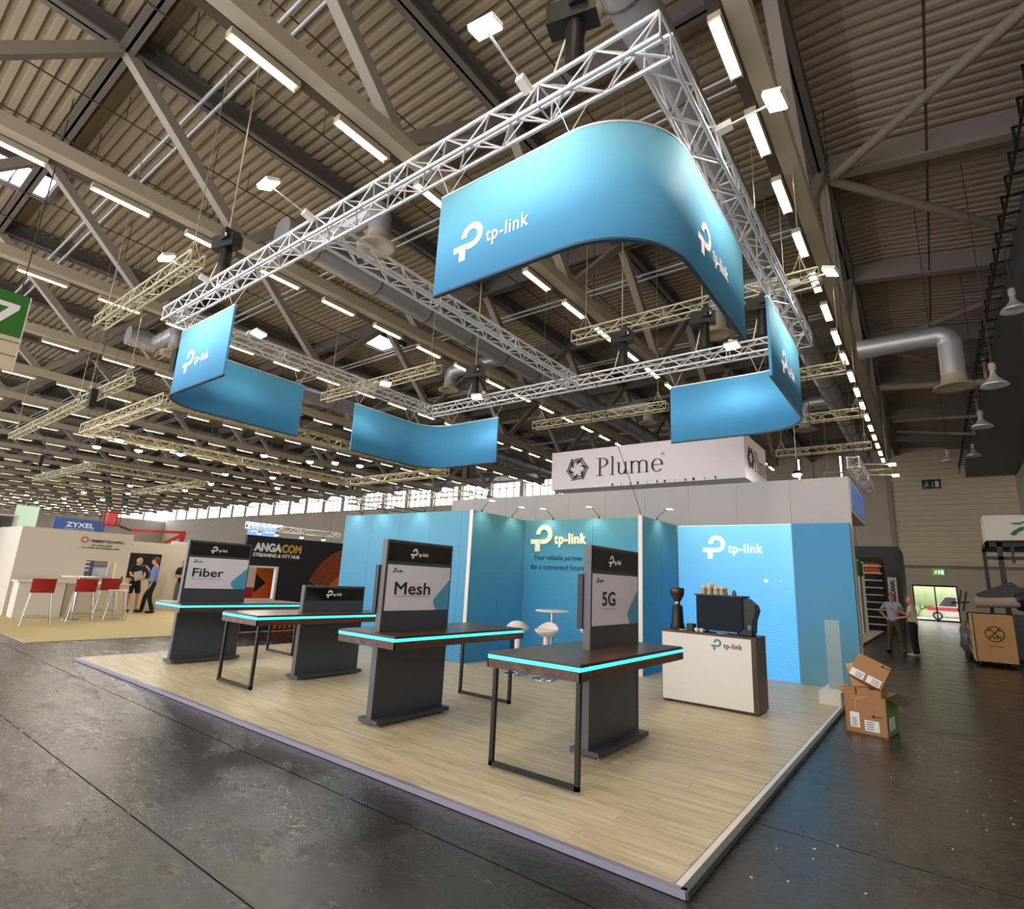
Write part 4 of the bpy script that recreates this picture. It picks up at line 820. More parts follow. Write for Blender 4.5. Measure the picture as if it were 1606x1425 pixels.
# things seen through the window
t = thing('roll_banner', 'narrow purple-blue roll banner seen through the white stand window', 'banner', (-20.6, 5.85, zc)); MB().box(-20.62, -20.6, 5.7, 6.05, .2, 1.75).build('sheet', mat('violet print', (86, 92, 140), .6), t); MB().box(-20.66, -20.56, 5.68, 6.07, zc, .2).build('base', M['alu'], t)
mb = MB()
for q in range(3): mb.box(-20.6, -20.595, 5.8, 5.95, 1.2+q*.12, 1.24+q*.12)
mb.build('printed_lines', M['textw'], t)
mb = MB()
for i in range(50):
    a = random.random()*.7; mb.cyl((-19.9+random.random()*.2, 5.6+a, .9), (-19.9+random.random()*.25, 5.58+a+random.random()*.1, 1.0+random.random()*.12), .006, 4, .001)
t = thing('planter', 'low white planter of yellow-green grass at the stand window', 'plant', (-19.9, 5.9, zc)); MB().box(-20.05, -19.7, 5.5, 6.4, zc, .93).build('trough', M['white'], t); mb.build('grass', mat('yellow grass', (150, 160, 50), .8), t)['kind'] = 'stuff'
def barstool(label, x, y, rz, shell, grp='bar stools at the white stand', seat_only=False):
    t = thing('bar_stool', label, 'stool', (x, y, zc), grp); mb = MB()
    for sx in (-1, 1):
        mb.tube([(x+sx*.27, y-.25, zc+.01), (x+sx*.18, y-.15, zc+.74), (x+sx*.18, y+.15, zc+.74), (x+sx*.27, y+.25, zc+.01)], .011)
        mb.tube([(x+sx*.27, y-.25, zc+.012), (x+sx*.27, y+.25, zc+.012)], .009)
    mb.tube([(x-.25, y-.235, zc+.2), (x+.25, y-.235, zc+.2)], .009).tube([(x-.25, y+.235, zc+.2), (x+.25, y+.235, zc+.2)], .009)
    mb.build('leg_frame', M['chrome'], t)
    MB().obox((x, y, zc+.755), (.42, .42, .03)).build('seat', shell, t)
    if not seat_only:
        sh = MB(); n = 8; P = []
        for i in range(n+1):
            u = -1+2*i/n; P.append((u*.215, .2+.035*(1-u*u)))
        v = [];
        for px, py in P: v += [(x+px, y+py, zc+.76), (x+px*1.02, y+py+.045, zc+1.06), (x+px, y+py+.02, zc+.76), (x+px*1.02, y+py+.065, zc+1.06)]
        f = []
        for i in range(n): a = 4*i; f += [(a, a+4, a+5, a+1), (a+3, a+7, a+6, a+2), (a+1, a+5, a+7, a+3), (a, a+2, a+6, a+4)]
        sh.add(v, f, False); sh.add(v, [(0, 1, 3, 2), (4*n, 4*n+2, 4*n+3, 4*n+1)]); sh.build('backrest', shell, t)
    t.rotation_euler = (0, 0, rz); return t
barstool('red bar stool nearest the hall aisle, leftmost of the white stand', -16.7, 4.0, -1.75, M['red'])
barstool('red bar stool beside the high round table of the white stand', -17.3, 5.0, -1.75, M['red'])
barstool('red bar stool behind the table, seen against the stand window', -18.3, 5.82, -1.7, M['red'])
barstool('backless white bar stool right of the high table', -17.75, 5.9, -.2, M['white'], 'bar stools at the white stand', True)
t = thing('high_table', 'high round white bar table between the red stools', 'table', (-18.0, 5.05, zc)); MB().lathe([(.38, 0), (.4, .01), (.4, .03), (.38, .035)], (-18.0, 5.05, zc+1.06), 28).build('tabletop', M['white'], t); MB().cyl((-18.0, 5.05, zc+.02), (-18.0, 5.05, zc+1.06), .035, 12).build('column', M['chrome'], t); MB().lathe([(.25, 0), (.25, .01), (.04, .03)], (-18.0, 5.05, zc), 24).build('base', M['chrome'], t)
t = thing('reception_counter', 'low white counter box behind the leftmost red stool', 'counter', (-18.9, 4.4, zc)); MB().box(-19.3, -18.75, 4.0, 4.98, zc, .9).build('body', M['white'], t); MB().box(-19.35, -18.7, 3.95, 5.03, .9, .94).build('top', M['white'], t)
t = thing('long_counter', 'long white counter running below the stand window', 'counter', (-19.2, 5.9, zc)); MB().box(-19.48, -18.95, 5.05, 6.55, zc, .86).build('body', ww, t); MB().box(-19.5, -18.9, 5.04, 6.58, .86, .9).build('top', M['white'], t)
t = thing('table_stand', 'small upright black display on the long white counter', 'display', (-19.15, 6.38, .9)); MB().box(-19.18, -19.12, 6.34, 6.42, .9, .91).build('foot', M['blackm'], t); MB().box(-19.16, -19.14, 6.36, 6.4, .91, 1.1).build('screen', M['blackm'], t)
# second white stand with black screen
t = thing('stand_wall', 'white stand wall with a large black screen behind two men', 'partition wall', (-21.1, 8.0, zc))
MB().box(-21.2, -21.1, 6.6, 8.95, zc, 2.2).box(-23, -21.2, 8.85, 8.95, zc, 2.2).build('wall_panels', ww, t); MB().box(-21.1, -21.07, 7.06, 8.08, 1.02, 1.82).build('screen', M['black'], t)
mb = MB(); text(mb, 'er', FX(-21.09, 7.0, 2.0), .16, .08); mb.build('lettering', M['textb'], t)
t = thing('stand_wall', 'blank white stand wall behind the woman at the Fiber pillar', 'partition wall', (-22.6, 11, zc)); MB().box(-22.7, -22.6, 8.95, 12.6, zc, 2.35).build('wall_panels', ww, t)
# far left dark board
t = thing('stand_wall', 'white stand wall with a dark board at the left picture edge', 'partition wall', (-22.2, 3.4, zc)); MB().box(-22.3, -22.2, 2.0, 4.35, zc, 2.75).build('wall_panels', ww, t); MB().box(-22.2, -22.17, 2.2, 4.22, 1.75, 2.7).build('dark_board', M['anth'], t)
mb = MB(); text(mb, 'C', FX(-22.16, 3.75, 2.15), .14, .22, bold=.04); mb.build('lettering', M['textw'], t); mb = MB(); text(mb, 'U', FX(-22.16, 3.93, 2.15), .14, .22, bold=.04); mb.build('lettering', mat('gold print', (214, 160, 50), .5), t)
MB().box(-22.2, -22.15, 3.9, 4.02, 1.15, 1.7).build('speaker', M['black'], t)
# blue sign, green banner
t = thing('hanging_sign', 'blue hanging sign lettered ZYXEL far left', 'sign', (-40, 10.7, 3.1)); MB().box(-40.1, -40, 9.4, 11.9, 3.05, 3.78).build('sign_face', M['blue'], t)
mb = MB(); text(mb, 'ZYXEL', FX(-39.99, 10.0, 3.3), 1.35, .26, bold=.03); mb.box(-39.99, -39.985, 9.9, 11.4, 3.18, 3.2); mb.build('lettering', M['textw'], t); Many().cyl((-40.05, 9.8, 3.78), (-40.05, 9.8, 14.23), .01, 4).cyl((-40.05, 11.5, 3.78), (-40.05, 11.5, 14.23), .01, 4).build('cable', M['black'], t)
t = thing('hanging_sign', 'pale green blank hanging banner left of the blue sign', 'sign', (-44, 8.8, 3.2)); MB().box(-44.05, -44, 8.4, 9.5, 3.2, 4.5).build('sign_face', mat('pale green print', (190, 220, 196), .6, emit=.3, var=0), t); Many().cyl((-44, 8.9, 4.5), (-44, 8.9, 14.23), .01, 4).build('cable', M['black'], t)
t = thing('hanging_sign', 'small pair of backlit blue hanging signs above the black wall', 'sign', (-40, 22, 3.7))
for k in range(2):
    MB().box(-40.1, -40, 20.8+k*1.15, 21.85+k*1.15, 3.68, 4.55).build('sign_face', M['blueglow'], t); mb = MB(); logo(mb, FX(-39.99, 20.95+k*1.15, 4.0), .3); mb.build('logo', M['lbtext'], t)
MB().box(-40.15, -39.95, 20.6, 23.4, 4.6, 4.72).build('light_bar', M['flood'], t); Many().cyl((-40, 20.9, 4.7), (-40, 20.9, 14.23), .01, 4).cyl((-40, 22.9, 4.7), (-40, 22.9, 14.23), .01, 4).build('cable', M['black'], t)
t = thing('rigging_truss', 'low bright lattice truss with small lamps over the black wall', 'truss', (-26, 14, 3.6)); lattice('truss_span', (-26, 13.4, 3.45), (-26, 18.6, 3.45), .26, t, M['alu'], rb=.016, bay=.4); Many().cyl((-26, 14, 3.5), (-26, 14, 14.23), .01, 4).cyl((-26, 18, 3.5), (-26, 18, 14.23), .01, 4).build('cable', M['black'], t)
for k, y in enumerate((14.0, 14.9, 16.3, 17.6)): small_flood('little stage light under the low truss over the black wall, %s from left' % ORD[k], -25.9, y, 3.15, 'stage lights over the black wall', .1)
# red boom lift
t = thing('boom_lift', 'red telescopic boom lift reaching over the far white stands', 'boom lift', (-38, 16, 0))
MB().box(-38.9, -37.3, 14.4, 16.6, .5, 1.5).build('chassis', M['red'], t)
for dx in (-38.8, -37.3):
    for dy in (14.8, 16.3): MB().cyl((dx-.15, dy, .42), (dx+.15, dy, .42), .42, 16).build('wheel', M['black'], t)
MB().beam((-38, 15.0, 1.5), (-38, 15.6, 3.25), .2, .25).beam((-38, 14.4, 2.6), (-38, 15.7, 3.4), .16, .2).build('lower_boom', M['red'], t)
MB().beam((-38, 15.7, 3.45), (-38, 12.6, 3.3), .14, .16).build('upper_boom', M['red'], t); MB().beam((-38, 12.6, 3.3), (-38, 11.8, 3.55), .1, .12).build('jib', M['blackm'], t)
mb = MB()
for a, b_ in [((11.1, 3.5), (11.9, 3.5)), ((11.1, 4.25), (11.9, 4.25))]:
    for x in (-38.3, -37.7): mb.cyl((x, a[0], a[1]), (x, b_[0], b_[1]), .03, 5); mb.cyl((x, a[0], 3.5), (x, a[0], 4.25), .03, 5); mb.cyl((x, b_[0], 3.5), (x, b_[0], 4.25), .03, 5)
mb.box(-38.3, -37.7, 11.1, 11.9, 3.45, 3.5); mb.box(-38.2, -37.8, 11.3, 11.7, 3.5, 4.2); mb.build('basket', M['red'], t)
# black wall with rays
AX = -13.7
t = thing('exhibit_wall', 'black stand wall with orange rays lettered ANGACOM', 'partition wall', (AX, 9, zc))
MB().box(AX-.1, AX, 8.02, 13, zc, 2.36).box(AX-.1, AX, 7.12, 8.02, 1.6, 2.36).box(AX-.1, AX, 7.12, 8.02, zc, .77).build('wall_panels', mat('black wall fabric', (30, 29, 36), .6), t)
MB().box(AX-.08, AX+.03, 7.12, 8.06, .74, .8).box(AX-.08, AX+.03, 7.12, 8.06, 1.56, 1.61).box(AX-.08, AX+.03, 8.0, 8.06, .8, 1.56).build('window_frame', M['white'], t)
mb = MB(); text(mb, 'ANGA', FX(AX+.002, 7.35, 1.98), .72, .2, bold=.05); text(mb, 'STREAMING & OTT HUB', FX(AX+.002, 7.33, 1.84), 1.3, .085, bold=.04); mb.build('lettering', M['textw'], t)
mb = MB(); text(mb, 'COM', FX(AX+.002, 8.1, 1.98), .55, .2, bold=.05); mb.build('lettering', mat('gold print', (214, 160, 50), .5), t)
mb = MB(); f = FX(AX+.001, 10.6, .55); n = 34
for i in range(n):
    a = PI*.86-PI*.42*i/n; da = .011; mb.poly([(0, 0), (1.75*math.cos(a-da), 1.75*math.sin(a-da)), (1.75*math.cos(a+da*.3), 1.75*math.sin(a+da*.3))], f, .003)
mb.poly([(0, 0)]+[(1.1*math.cos(PI*.44+PI*.42*i/12), 1.1*math.sin(PI*.44+PI*.42*i/12)) for i in range(13)], f, .004); mb.build('orange_rays', M['orange'], t)
mb = MB(); f = FX(AX-.5, 7.75, .77); mb.poly([(0, 0), (.5, 0), (.5, .8), (0, .8)], f, .01); mb.build('inner_orange_panel', M['orange'], t)
mb = MB(); mb.poly([(.0, .15), (.3, .4), (.0, .65)], FX(AX-.489, 7.75, .77), .01); mb.build('black_arrow', M['textb'], t)
MB().box(AX-1.8, AX-1.7, 8.08, 9.6, zc, 2.2).build('inner_wall', ww, t)
solo('red_cube_seat', MB().box(AX-.9, AX-.5, 7.45, 7.85, zc, 1.05), M['red'], 'red block seen through the window of the black wall', 'display', (AX-.7, 7.5, zc))
mb = MB()
for k in range(9): mb.poly([(k*.14, 0), (k*.14+.07, 0), (k*.14+.13, .14), (k*.14+.06, .14)], FX(AX+.05, 8.1, .05), .02)
t = thing('striped_barrier', 'low orange and black striped strip at the foot of the black wall', 'barrier', (AX+.04, 8.7, zc)); MB().box(AX+.02, AX+.05, 8.0, 9.6, zc, .22).build('board', M['black'], t); mb.build('stripes', M['hazard'], t)
# hall number sign
t = thing('hall_sign', 'green hall number sign with white 7 at the left edge', 'sign', (-18, 2, 6))
MB().box(-18.08, -18, 1.4, 2.71, 6.93, 8.06).build('sign_face', M['green2'], t); MB().box(-18.08, -18, 1.4, 2.71, 6.06, 6.925).build('lower_face', mat('hall sign ivory', (196, 184, 160), .6), t); MB().box(-18.085, -17.996, 2.7, 2.73, 6.06, 8.06).build('side_trim', M['alu'], t)
mb = MB(); mb.poly([(.0, .62), (.62, .62), (.62, .5), (.28, 0), (.1, 0), (.42, .5), (0, .5)], FX(-17.995, 1.93, 7.15), .004); mb.build('numeral', M['label'], t)
mb = MB(); mb.box(-17.998, -17.99, 1.4, 2.7, 6.78, 6.8); mb.box(-17.998, -17.99, 1.4, 2.7, 6.42, 6.44); mb.build('groove_lines', M['rail'], t)
MB().cyl((-18.04, 2.5, 8.06), (-18.04, 2.5, 14.23), .015, 5).build('cable', M['rail'], t)

# ================================================================== RIGHT SIDE
t = thing('white_stand', 'white stand with pale side wall and white floor beyond the aisle', 'exhibition stand', (-2.6, 26, 0))
MB().box(-6, -2.12, 21.3, 32.5, 0, .06).build('stand_floor', M['white'], t); MB().box(-2.12, -2.08, 21.3, 32.5, 0, .065).build('floor_edge', M['blackm'], t)
for k in range(4): MB().box(-2.75, -2.65, 24+k*1.7, 25.2+k*1.7, .06, 3.2).build('wall_panel', M['white'], t)
MB().box(-6, -2.6, 30.8, 30.9, .06, 3.2).build('wall_panel', M['whitew'], t)
solo('info_sign', MB().box(-2.2, -2.15, 23.6, 25.2, 2.35, 2.85).cyl((-2.18, 24, 2.85), (-2.18, 24, 6), .01, 4), M['green'], 'small green sign hanging at the white stand', 'sign', (-2.18, 24, 2.35))
t = thing('black_stand', 'black portal stand lettered STUDIOCANAL with orange picture wall', 'exhibition stand', (-2, 34, 0))
MB().box(-5.5, -1.35, 33.5, 33.9, 3.55, 4.12).box(-1.95, -1.35, 33.5, 33.9, 0, 3.55).box(-1.36, -1.3, 33.5, 39, 0, 4.12).box(-5.5, -1.35, 38.6, 39, 0, 4.12).build('black_portal', M['black'], t)
MB().box(-1.86, -1.5, 33.48, 33.5, .9, 2.6).build('name_plate', M['white'], t)
mb = MB(); text(mb, 'STUDIOCANAL', ((-1.58, 33.475, .98), (0, 0, 1), (-1, 0, 0)), 1.5, .2, bold=.03, th=-.004); mb.build('lettering', M['textb'], t)
mb = MB(); text(mb, 'TILT', ((-1.29, 34.4, 1.9), (0, 0, 1), (0, -1, 0)), 1.0, .5, bold=.03, th=-.004); mb.build('lettering', M['textw'], t)
MB().box(-5.4, -2.4, 34.4, 34.5, 0, 3.5).build('picture_wall', M['black'], t)
MB().poly([(0, 0), (1.6, -.1), (2.4, .3), (2.9, .25), (2.9, .8), (.2, .75)], FY(-5.1, 34.39, 2.5), .01).poly([(0, 0), (1.1, -.9), (1.8, -1.0), (1.5, .0), (.6, .3)], FY(-4.6, 34.39, 2.3), .01).build('orange_shapes', M['orange'], t)
MB().poly([(0, 0), (.5, -.8), (1, -.7), (.9, .1)], FY(-4.3, 34.38, 1.5), .01).build('blue_shape', M['blue'], t)
for k in range(9):
    MB().box(-4.6, -3.5, 34.0, 34.3, .25+k*.36, .31+k*.36).build('shelf', M['white'], t); MB().box(-3.4, -2.1, 34.0, 34.3, .25+k*.36, .31+k*.36).build('shelf', M['white'], t)
MB().cyl((-3.45, 34, .0), (-3.45, 34, 3.5), .03, 6).build('shelf_post', M['white'], t)
# exit signs on the wall
t = thing('exit_sign', 'dark green exit sign high on the ribbed wall', 'sign', (.54, 56.0, 10.5)); MB().box(-.08, 1.15, 55.95, 56.05, 10.5, 11.25).build('sign_face', mat('exit sign green', (22, 62, 44), .5), t)
def runner(mb, f, s):
    mb.poly([(0, 0), (.12*s, 0), (.35*s, .3*s), (.3*s, .4*s)], f, .01); mb.poly([(.25*s, .25*s), (.4*s, .3*s), (.5*s, .7*s), (.3*s, .65*s)], f, .01); mb.poly([(.42*s, .3*s), (.6*s, .1*s), (.7*s, .15*s), (.48*s, .42*s)], f, .01); mb.poly([(.42*s, .8*s), (.55*s, .75*s), (.58*s, .9*s), (.46*s, .95*s)], f, .01); mb.poly([(.4*s, .6*s), (.7*s, .45*s), (.72*s, .55*s), (.45*s, .72*s)], f, .01)
mb = MB(); f = FY(0, 55.94, 10.6); runner(mb, f, .5); mb.poly([(.55, .1), (.62, .0), (.69, .1), (.64, .1), (.64, .45), (.6, .45), (.6, .1)], f, .01); mb.poly([(.78, .0), (1.02, .0), (1.02, .5), (.78, .5)], f, .01); mb.build('pictogram', M['textw'], t)
t = thing('exit_sign', 'small lit green exit sign above the far glass doors', 'sign', (.33, 56, 3.55)); MB().box(-.05, .7, 55.9, 56.1, 3.55, 4.05).build('sign_face', mat('lit exit green', (90, 160, 40), .5, emit=.7, var=0), t)
mb = MB(); f = FY(-.0, 55.89, 3.62); runner(mb, f, .35); mb.poly([(.3, .05), (.36, .0), (.42, .05), (.42, .3), (.3, .3)], f, .01); mb.poly([(.48, 0), (.64, 0), (.64, .33), (.48, .33)], f, .01); mb.build('pictogram', M['lbtext'], t)
# wooden crate
t = thing('wooden_crate', 'upright plywood crate with dark round stencil near the right edge', 'crate', (1.1, 19.9, 0))
MB().box(.7, 1.52, 19.5, 19.53, .12, 1.29).build('front_panel', M['wood'], t); MB().box(.68, .72, 19.5, 20.9, .1, 1.29).box(1.48, 1.52, 19.53, 20.9, .12, 1.29).box(.7, 1.5, 20.87, 20.9, .12, 1.29).box(.7, 1.5, 19.53, 20.87, 1.26, 1.285).box(.7, 1.5, 19.53, 20.87, .12, .15).build('side_panels', mat('pale crate edge', (206, 174, 128), .7), t)
for y in (19.7, 20.6):
    for x in (.78, 1.4): MB().cyl((x-.03, y, .06), (x+.03, y, .06), .06, 12).build('caster', M['black'], t)
mb = MB(); f = FY(1.12, 19.498, .82); n = 24
for i in range(n):
    a0, a1 = 2*PI*i/n, 2*PI*(i+1)/n
    if not 3 < i-n/2 < 9 or 1: mb.poly([(.2*math.cos(a0), .2*math.sin(a0)), (.2*math.cos(a1), .2*math.sin(a1)), (.175*math.cos(a1), .175*math.sin(a1)), (.175*math.cos(a0), .175*math.sin(a0))], f, .003)
mb.poly([(-.09, -.06), (-.07, -.08), (.09, .1), (.07, .12)], f, .003); mb.poly([(.09, -.06), (.07, -.08), (-.09, .1), (-.07, .12)], f, .003); mb.poly([(-.12, .06), (-.05, .13), (-.08, .15), (-.14, .09)], f, .003); mb.poly([(.12, .06), (.05, .13), (.08, .15), (.14, .09)], f, .003)
text(mb, 'PVM', f, .24, .08, -.12, -.13, .003, .03); text(mb, 'VERPACKUNG', f, .3, .03, -.15, -.32, .003); mb.build('stencil', mat('faded stencil', (70, 50, 36), .7), t)
# pile of cases and bags behind crate
def crumple(c, r, sc, seed, sub=2):
    random.seed(seed); mb = MB().sphere(c, r, 14, sc); mb.v = [(x+random.uniform(-1, 1)*r*.1, y+random.uniform(-1, 1)*r*.1, max(.0, z+random.uniform(-1, 1)*r*.1)) for x, y, z in mb.v]; return mb
PL = [('flight_case', 'black flight case behind the crate, lower left of the pile', 'case', (.55, 22.0), (1.5, 1.2), (0, .75)), ('flight_case', 'black flight case behind the crate at the right edge', 'case', (2.2, 21.6), (1.6, 1.3), (0, 1.35)), ('flight_case', 'dark case topping the pile behind the crate', 'case', (.7, 22.05), (1.35, 1.1), (.75, 1.3))]
for nm_, lb, ct, (x, y), (sx, sy), (za, zb_) in PL:
    t = thing(nm_, lb, ct, (x+sx/2, y+sy/2, za)); MB().box(x, x+sx, y, y+sy, za+.05 if za == 0 else za, zb_).build('shell', M['black'], t)
    mb = MB()
    for xx in (x, x+sx):
        for yy in (y,): mb.box(xx-.02, xx+.02, yy-.02, yy+.03, za+.05, zb_+.01)
    mb.box(x, x+sx, y-.01, y, zb_-.12, zb_-.09); mb.build('edge_trim', M['blackm'], t); MB().box(x+sx*.4, x+sx*.6, y-.02, y, (za+zb_)/2-.04, (za+zb_)/2+.04).build('handle', M['alu'], t)
    if za == 0:
        for dx in (x+.1, x+sx-.1): MB().cyl((dx-.02, y+.1, .04), (dx+.02, y+.1, .04), .04, 10).build('caster', M['blackm'], t)
solo('plastic_bag', crumple((.75, 21.5, .55), .42, (.8, .7, 1.25), 3), mat('grey foil', (110, 104, 112), .25, .3), 'crumpled grey foil bag at the left of the dark pile', 'bag', (.75, 21.5, 0))
solo('tarpaulin', crumple((2.3, 22.4, 1.76), .5, (1.2, .8, .75), 5), mat('black tarpaulin', (30, 30, 36), .35), 'crumpled black tarpaulin on the pile at the right edge', 'tarpaulin', (2.3, 22.4, 1.3))
solo('foam_roll', MB().cyl((.95, 22.4, 1.62), (1.95, 22.3, 1.68), .17, 16), mat('pale foam', (176, 160, 148), .7), 'pale foam roll lying across the top of the pile', 'roll', (1.4, 22.35, 1.45))
t = thing('black_wedge_bag', 'pointed black bag resting on the pale foam roll', 'bag', (1.4, 22.4, 1.8)); MB().poly([(0, 0), (.85, .38), (1.25, .05), (1.2, -.05), (.1, -.08)], ((.95, 22.2, 1.86), (1, 0, 0), (0, 0, 1)), -.3).build('shell', M['black'], t)
solo('chair_frame', MB().tube([(.5, 22.3, 1.32), (.62, 22.3, 1.95)], .025).tube([(.62, 22.3, 1.32), (.75, 22.3, 1.9)], .025).tube([(.35, 22.3, 1.55), (.8, 22.3, 1.6)], .025), M['blackm'], 'dark tubular frame sticking up left of the foam roll', 'frame', (.6, 22.3, 1.32))
solo('strap', MB().tube([(.52, 21.5, .75), (.62, 21.3, .45), (.68, 20.95, .2)], .012), M['white'], 'white strap hanging at the left of the dark pile', 'strap', (.52, 21.5, .75))
# black tower with sign
t = thing('tower_frame', 'black metal tower frame behind the dark pile at the right edge', 'frame', (1.5, 24, 0))
for (x, y, w_) in ((1.4, 24.9, .1), (1.68, 23.3, .13), (3.9, 23.3, .13), (3.7, 24.9, .1)): MB().box(x, x+w_, y, y+w_, 0, 3.5).build('post', M['blackm'], t)
MB().box(1.4, 4.05, 23.3, 23.43, 3.36, 3.5).box(1.4, 4.05, 23.3, 23.4, 2.95, 3.05).box(1.4, 1.5, 23.3, 25, 3.36, 3.5).box(1.4, 4.05, 24.9, 25, 3.3, 3.5).build('top_frame', M['blackm'], t)
for x in (2.0, 2.5, 3.0): MB().box(x, x+.07, 23.26, 23.3, 2.85, 3.4).build('cross_bar', M['blackm'], t)
t = thing('light_sign', 'white box sign with two green swooshes on the black tower', 'sign', (2, 23.2, 3.5)); MB().box(1.42, 4.0, 22.9, 24.2, 3.52, 4.3).build('box_body', M['white'], t)
mb = MB(); f = FY(2.0, 22.895, 3.7)
mb.poly([(0, 0), (.12, -.04), (.2, .06), (.45, .2), (.68, .22), (.5, .27), (.25, .22), (.08, .1)], f, .01); mb.poly([(0, .42), (.06, .36), (.25, .36), (.5, .46), (.42, .38), (.25, .30), (.08, .32)], f, .01); mb.build('green_swoosh', M['green'], t)

# ================================================================== PEOPLE
def skin_mesh(name, verts, edges, mt, parent, extra=None, levels=2):
    me = bpy.data.meshes.new(name); me.from_pydata([v[0] for v in verts], edges, []); o = bpy.data.objects.new(name, me); COL.objects.link(o)
    md = o.modifiers.new('s', 'SKIN'); md.use_smooth_shade = True
    for i, v in enumerate(verts):
        r = v[1]; me.skin_vertices[0].data[i].radius = (r, r) if not isinstance(r, tuple) else r
    me.skin_vertices[0].data[0].use_root = True
    sb = o.modifiers.new('u', 'SUBSURF'); sb.levels = levels; sb.render_levels = levels
    dg = bpy.context.evaluated_depsgraph_get(); m2 = bpy.data.meshes.new_from_object(o.evaluated_get(dg)); bpy.data.objects.remove(o)
    if extra:
        mb = MB(); mb.add([tuple(v.co) for v in m2.vertices], [tuple(p.vertices) for p in m2.polygons], True); mb.add(extra.v, extra.f, True)
        m2 = bpy.data.meshes.new(name); m2.from_pydata(mb.v, [], mb.f); m2.polygons.foreach_set('use_smooth', [True]*len(mb.f))
    m2.materials.clear(); m2.materials.append(mt); o = bpy.data.objects.new(name, m2); COL.objects.link(o); o.parent = parent; return o
def person(label, loc, rz, J, shirt, legs, skin=(205, 150, 125), hair=(90, 62, 44), hairy=1, shorts=False, long_sleeve=False, shoe=(24, 22, 24), long_hair=False, h=1.75, belly=0):
    """J: joint overrides in local coordinates (facing -Y, x to the figure's left)"""
    t = thing('person', label, 'person', loc)
    P = dict(pel=(0, 0, .95), wai=(0, 0, 1.08), che=(0, .01, 1.28), nec=(0, .01, 1.48), hea=(0, -.02, 1.62),
             sL=(.17, .01, 1.42), eL=(.23, .03, 1.14), wL=(.25, -.05, .88), sR=(-.17, .01, 1.42), eR=(-.23, .03, 1.14), wR=(-.25, -.05, .88),
             hL=(.09, 0, .9), kL=(.11, -.01, .5), aL=(.12, .02, .09), tL=(.13, -.15, .035), hR=(-.09, 0, .9), kR=(-.11, -.01, .5), aR=(-.12, .02, .09), tR=(-.13, -.15, .035))
    P.update(J); s = h/1.75; P = {k: Vector(v)*s for k, v in P.items()}
    sk = mat('skin %d' % skin[0], skin, .55, var=.03)
    V = [(P['pel'], .1), (P['wai'], .1), (P['che'], .12), (P['nec'], .052), (P['nec']+Vector((0, -.005, .06)), .05)]; E_ = [(0, 1), (1, 2), (2, 3), (3, 4)]
    def chain(pts, start): 
        prev = start
        for p, r in pts: V.append((p, r)); E_.append((prev, len(V)-1)); prev = len(V)-1
        return prev
    for S in 'LR':
        w_ = chain([(P['s'+S], .055), (P['e'+S], .038), (P['w'+S], .027)], 2)
        d = (P['w'+S]-P['e'+S]).normalized(); pm_ = P['w'+S]+d*.055*s; hk = chain([(pm_, .03)], w_)
        side = d.cross(Vector((0, 1, 0))); side = side.normalized() if side.length > .1 else Vector((1, 0, 0))
        for q, ln in enumerate((.07, .08, .075, .06)):
            b0 = pm_+side*(q-1.5)*.02+d*.03; cu = Vector((0, -.012, 0)); V.append((b0, .009)); E_.append((hk, len(V)-1)); k0 = len(V)-1
            V.append((b0+d*ln*.55+cu*.4, .008)); E_.append((k0, len(V)-1)); V.append((b0+d*ln+cu*1.6, .007)); E_.append((len(V)-2, len(V)-1))
        V.append((pm_-d*.02+side*.035+Vector((0, -.01, 0)), .01)); E_.append((hk, len(V)-1)); V.append((pm_+d*.025+side*.05+Vector((0, -.02, 0)), .008)); E_.append((len(V)-2, len(V)-1))
        chain([(P['h'+S], .085), (P['k'+S], .055), ((P['k'+S]+P['a'+S])/2+Vector((0, .006, .05)), .043), (P['a'+S], .036), (P['t'+S], .03)], 0)
    hc = P['hea']; ex = MB().sphere(hc, .1*s, 16, (.78, .95, 1.2)); ex.lathe([(.012, -.03), (.016, -.01), (.008, .02)], hc+Vector((0, -.1*s, 0)), 8)
    for sx in (-1, 1): ex.sphere(hc+Vector((sx*.079*s, .005, 0)), .022*s, 8, (.4, .8, 1.2))
    ex.sphere(hc+Vector((0, -.055*s, -.075*s)), .04*s, 10, (1, .9, .8))
    skin_mesh('body', V, E_, sk, t, ex)
    for sx in (-1, 1): MB().sphere(hc+Vector((sx*.032*s, -.09*s, .015*s)), .009*s, 8).build('eye', M['textb'], t, shift=False)
    MB().obox(hc+Vector((0, -.094*s, -.055*s)), (.045*s, .012, .008)).build('mouth', mat('lip', (150, 80, 76), .5), t, shift=False)
    hm_ = mat('hair %d' % hair[0], hair, .8)
    if hairy:
        hb = MB(); hb.sphere(hc+Vector((0, .015*s, .022*s)), .104*s, 16, (.84, .98, 1.12))
        keep = [f for f in hb.f if sum(hb.v[i][2] for i in f)/len(f) > hc.z+(.035 if hairy == 1 else -.0)*s or (sum(hb.v[i][1] for i in f)/len(f) > hc.y+.02*s and sum(hb.v[i][2] for i in f)/len(f) > hc.z-.06*s)]
        if hairy == 2: keep = [f for f in hb.f if sum(hb.v[i][1] for i in f)/len(f) > hc.y+.0*s and hc.z-.06*s < sum(hb.v[i][2] for i in f)/len(f) < hc.z+.06*s]
        hb.f = keep; hb.sm = [True]*len(keep)
        if long_hair: hb.lathe([(.03, -.3), (.07, -.2), (.085, -.05), (.08, .05)], hc+Vector((0, .05, 0)), 12)
        hb.build('hair', hm_, t, shift=False)
    # clothes
    Vs = [(P['pel']+Vector((0, 0, -.1)), .155+belly*.6), (P['wai'], .125+belly), (P['che'], .14+belly*.3), (P['nec']-Vector((0, 0, .03)), .07)]; Es = [(0, 1), (1, 2), (2, 3)]
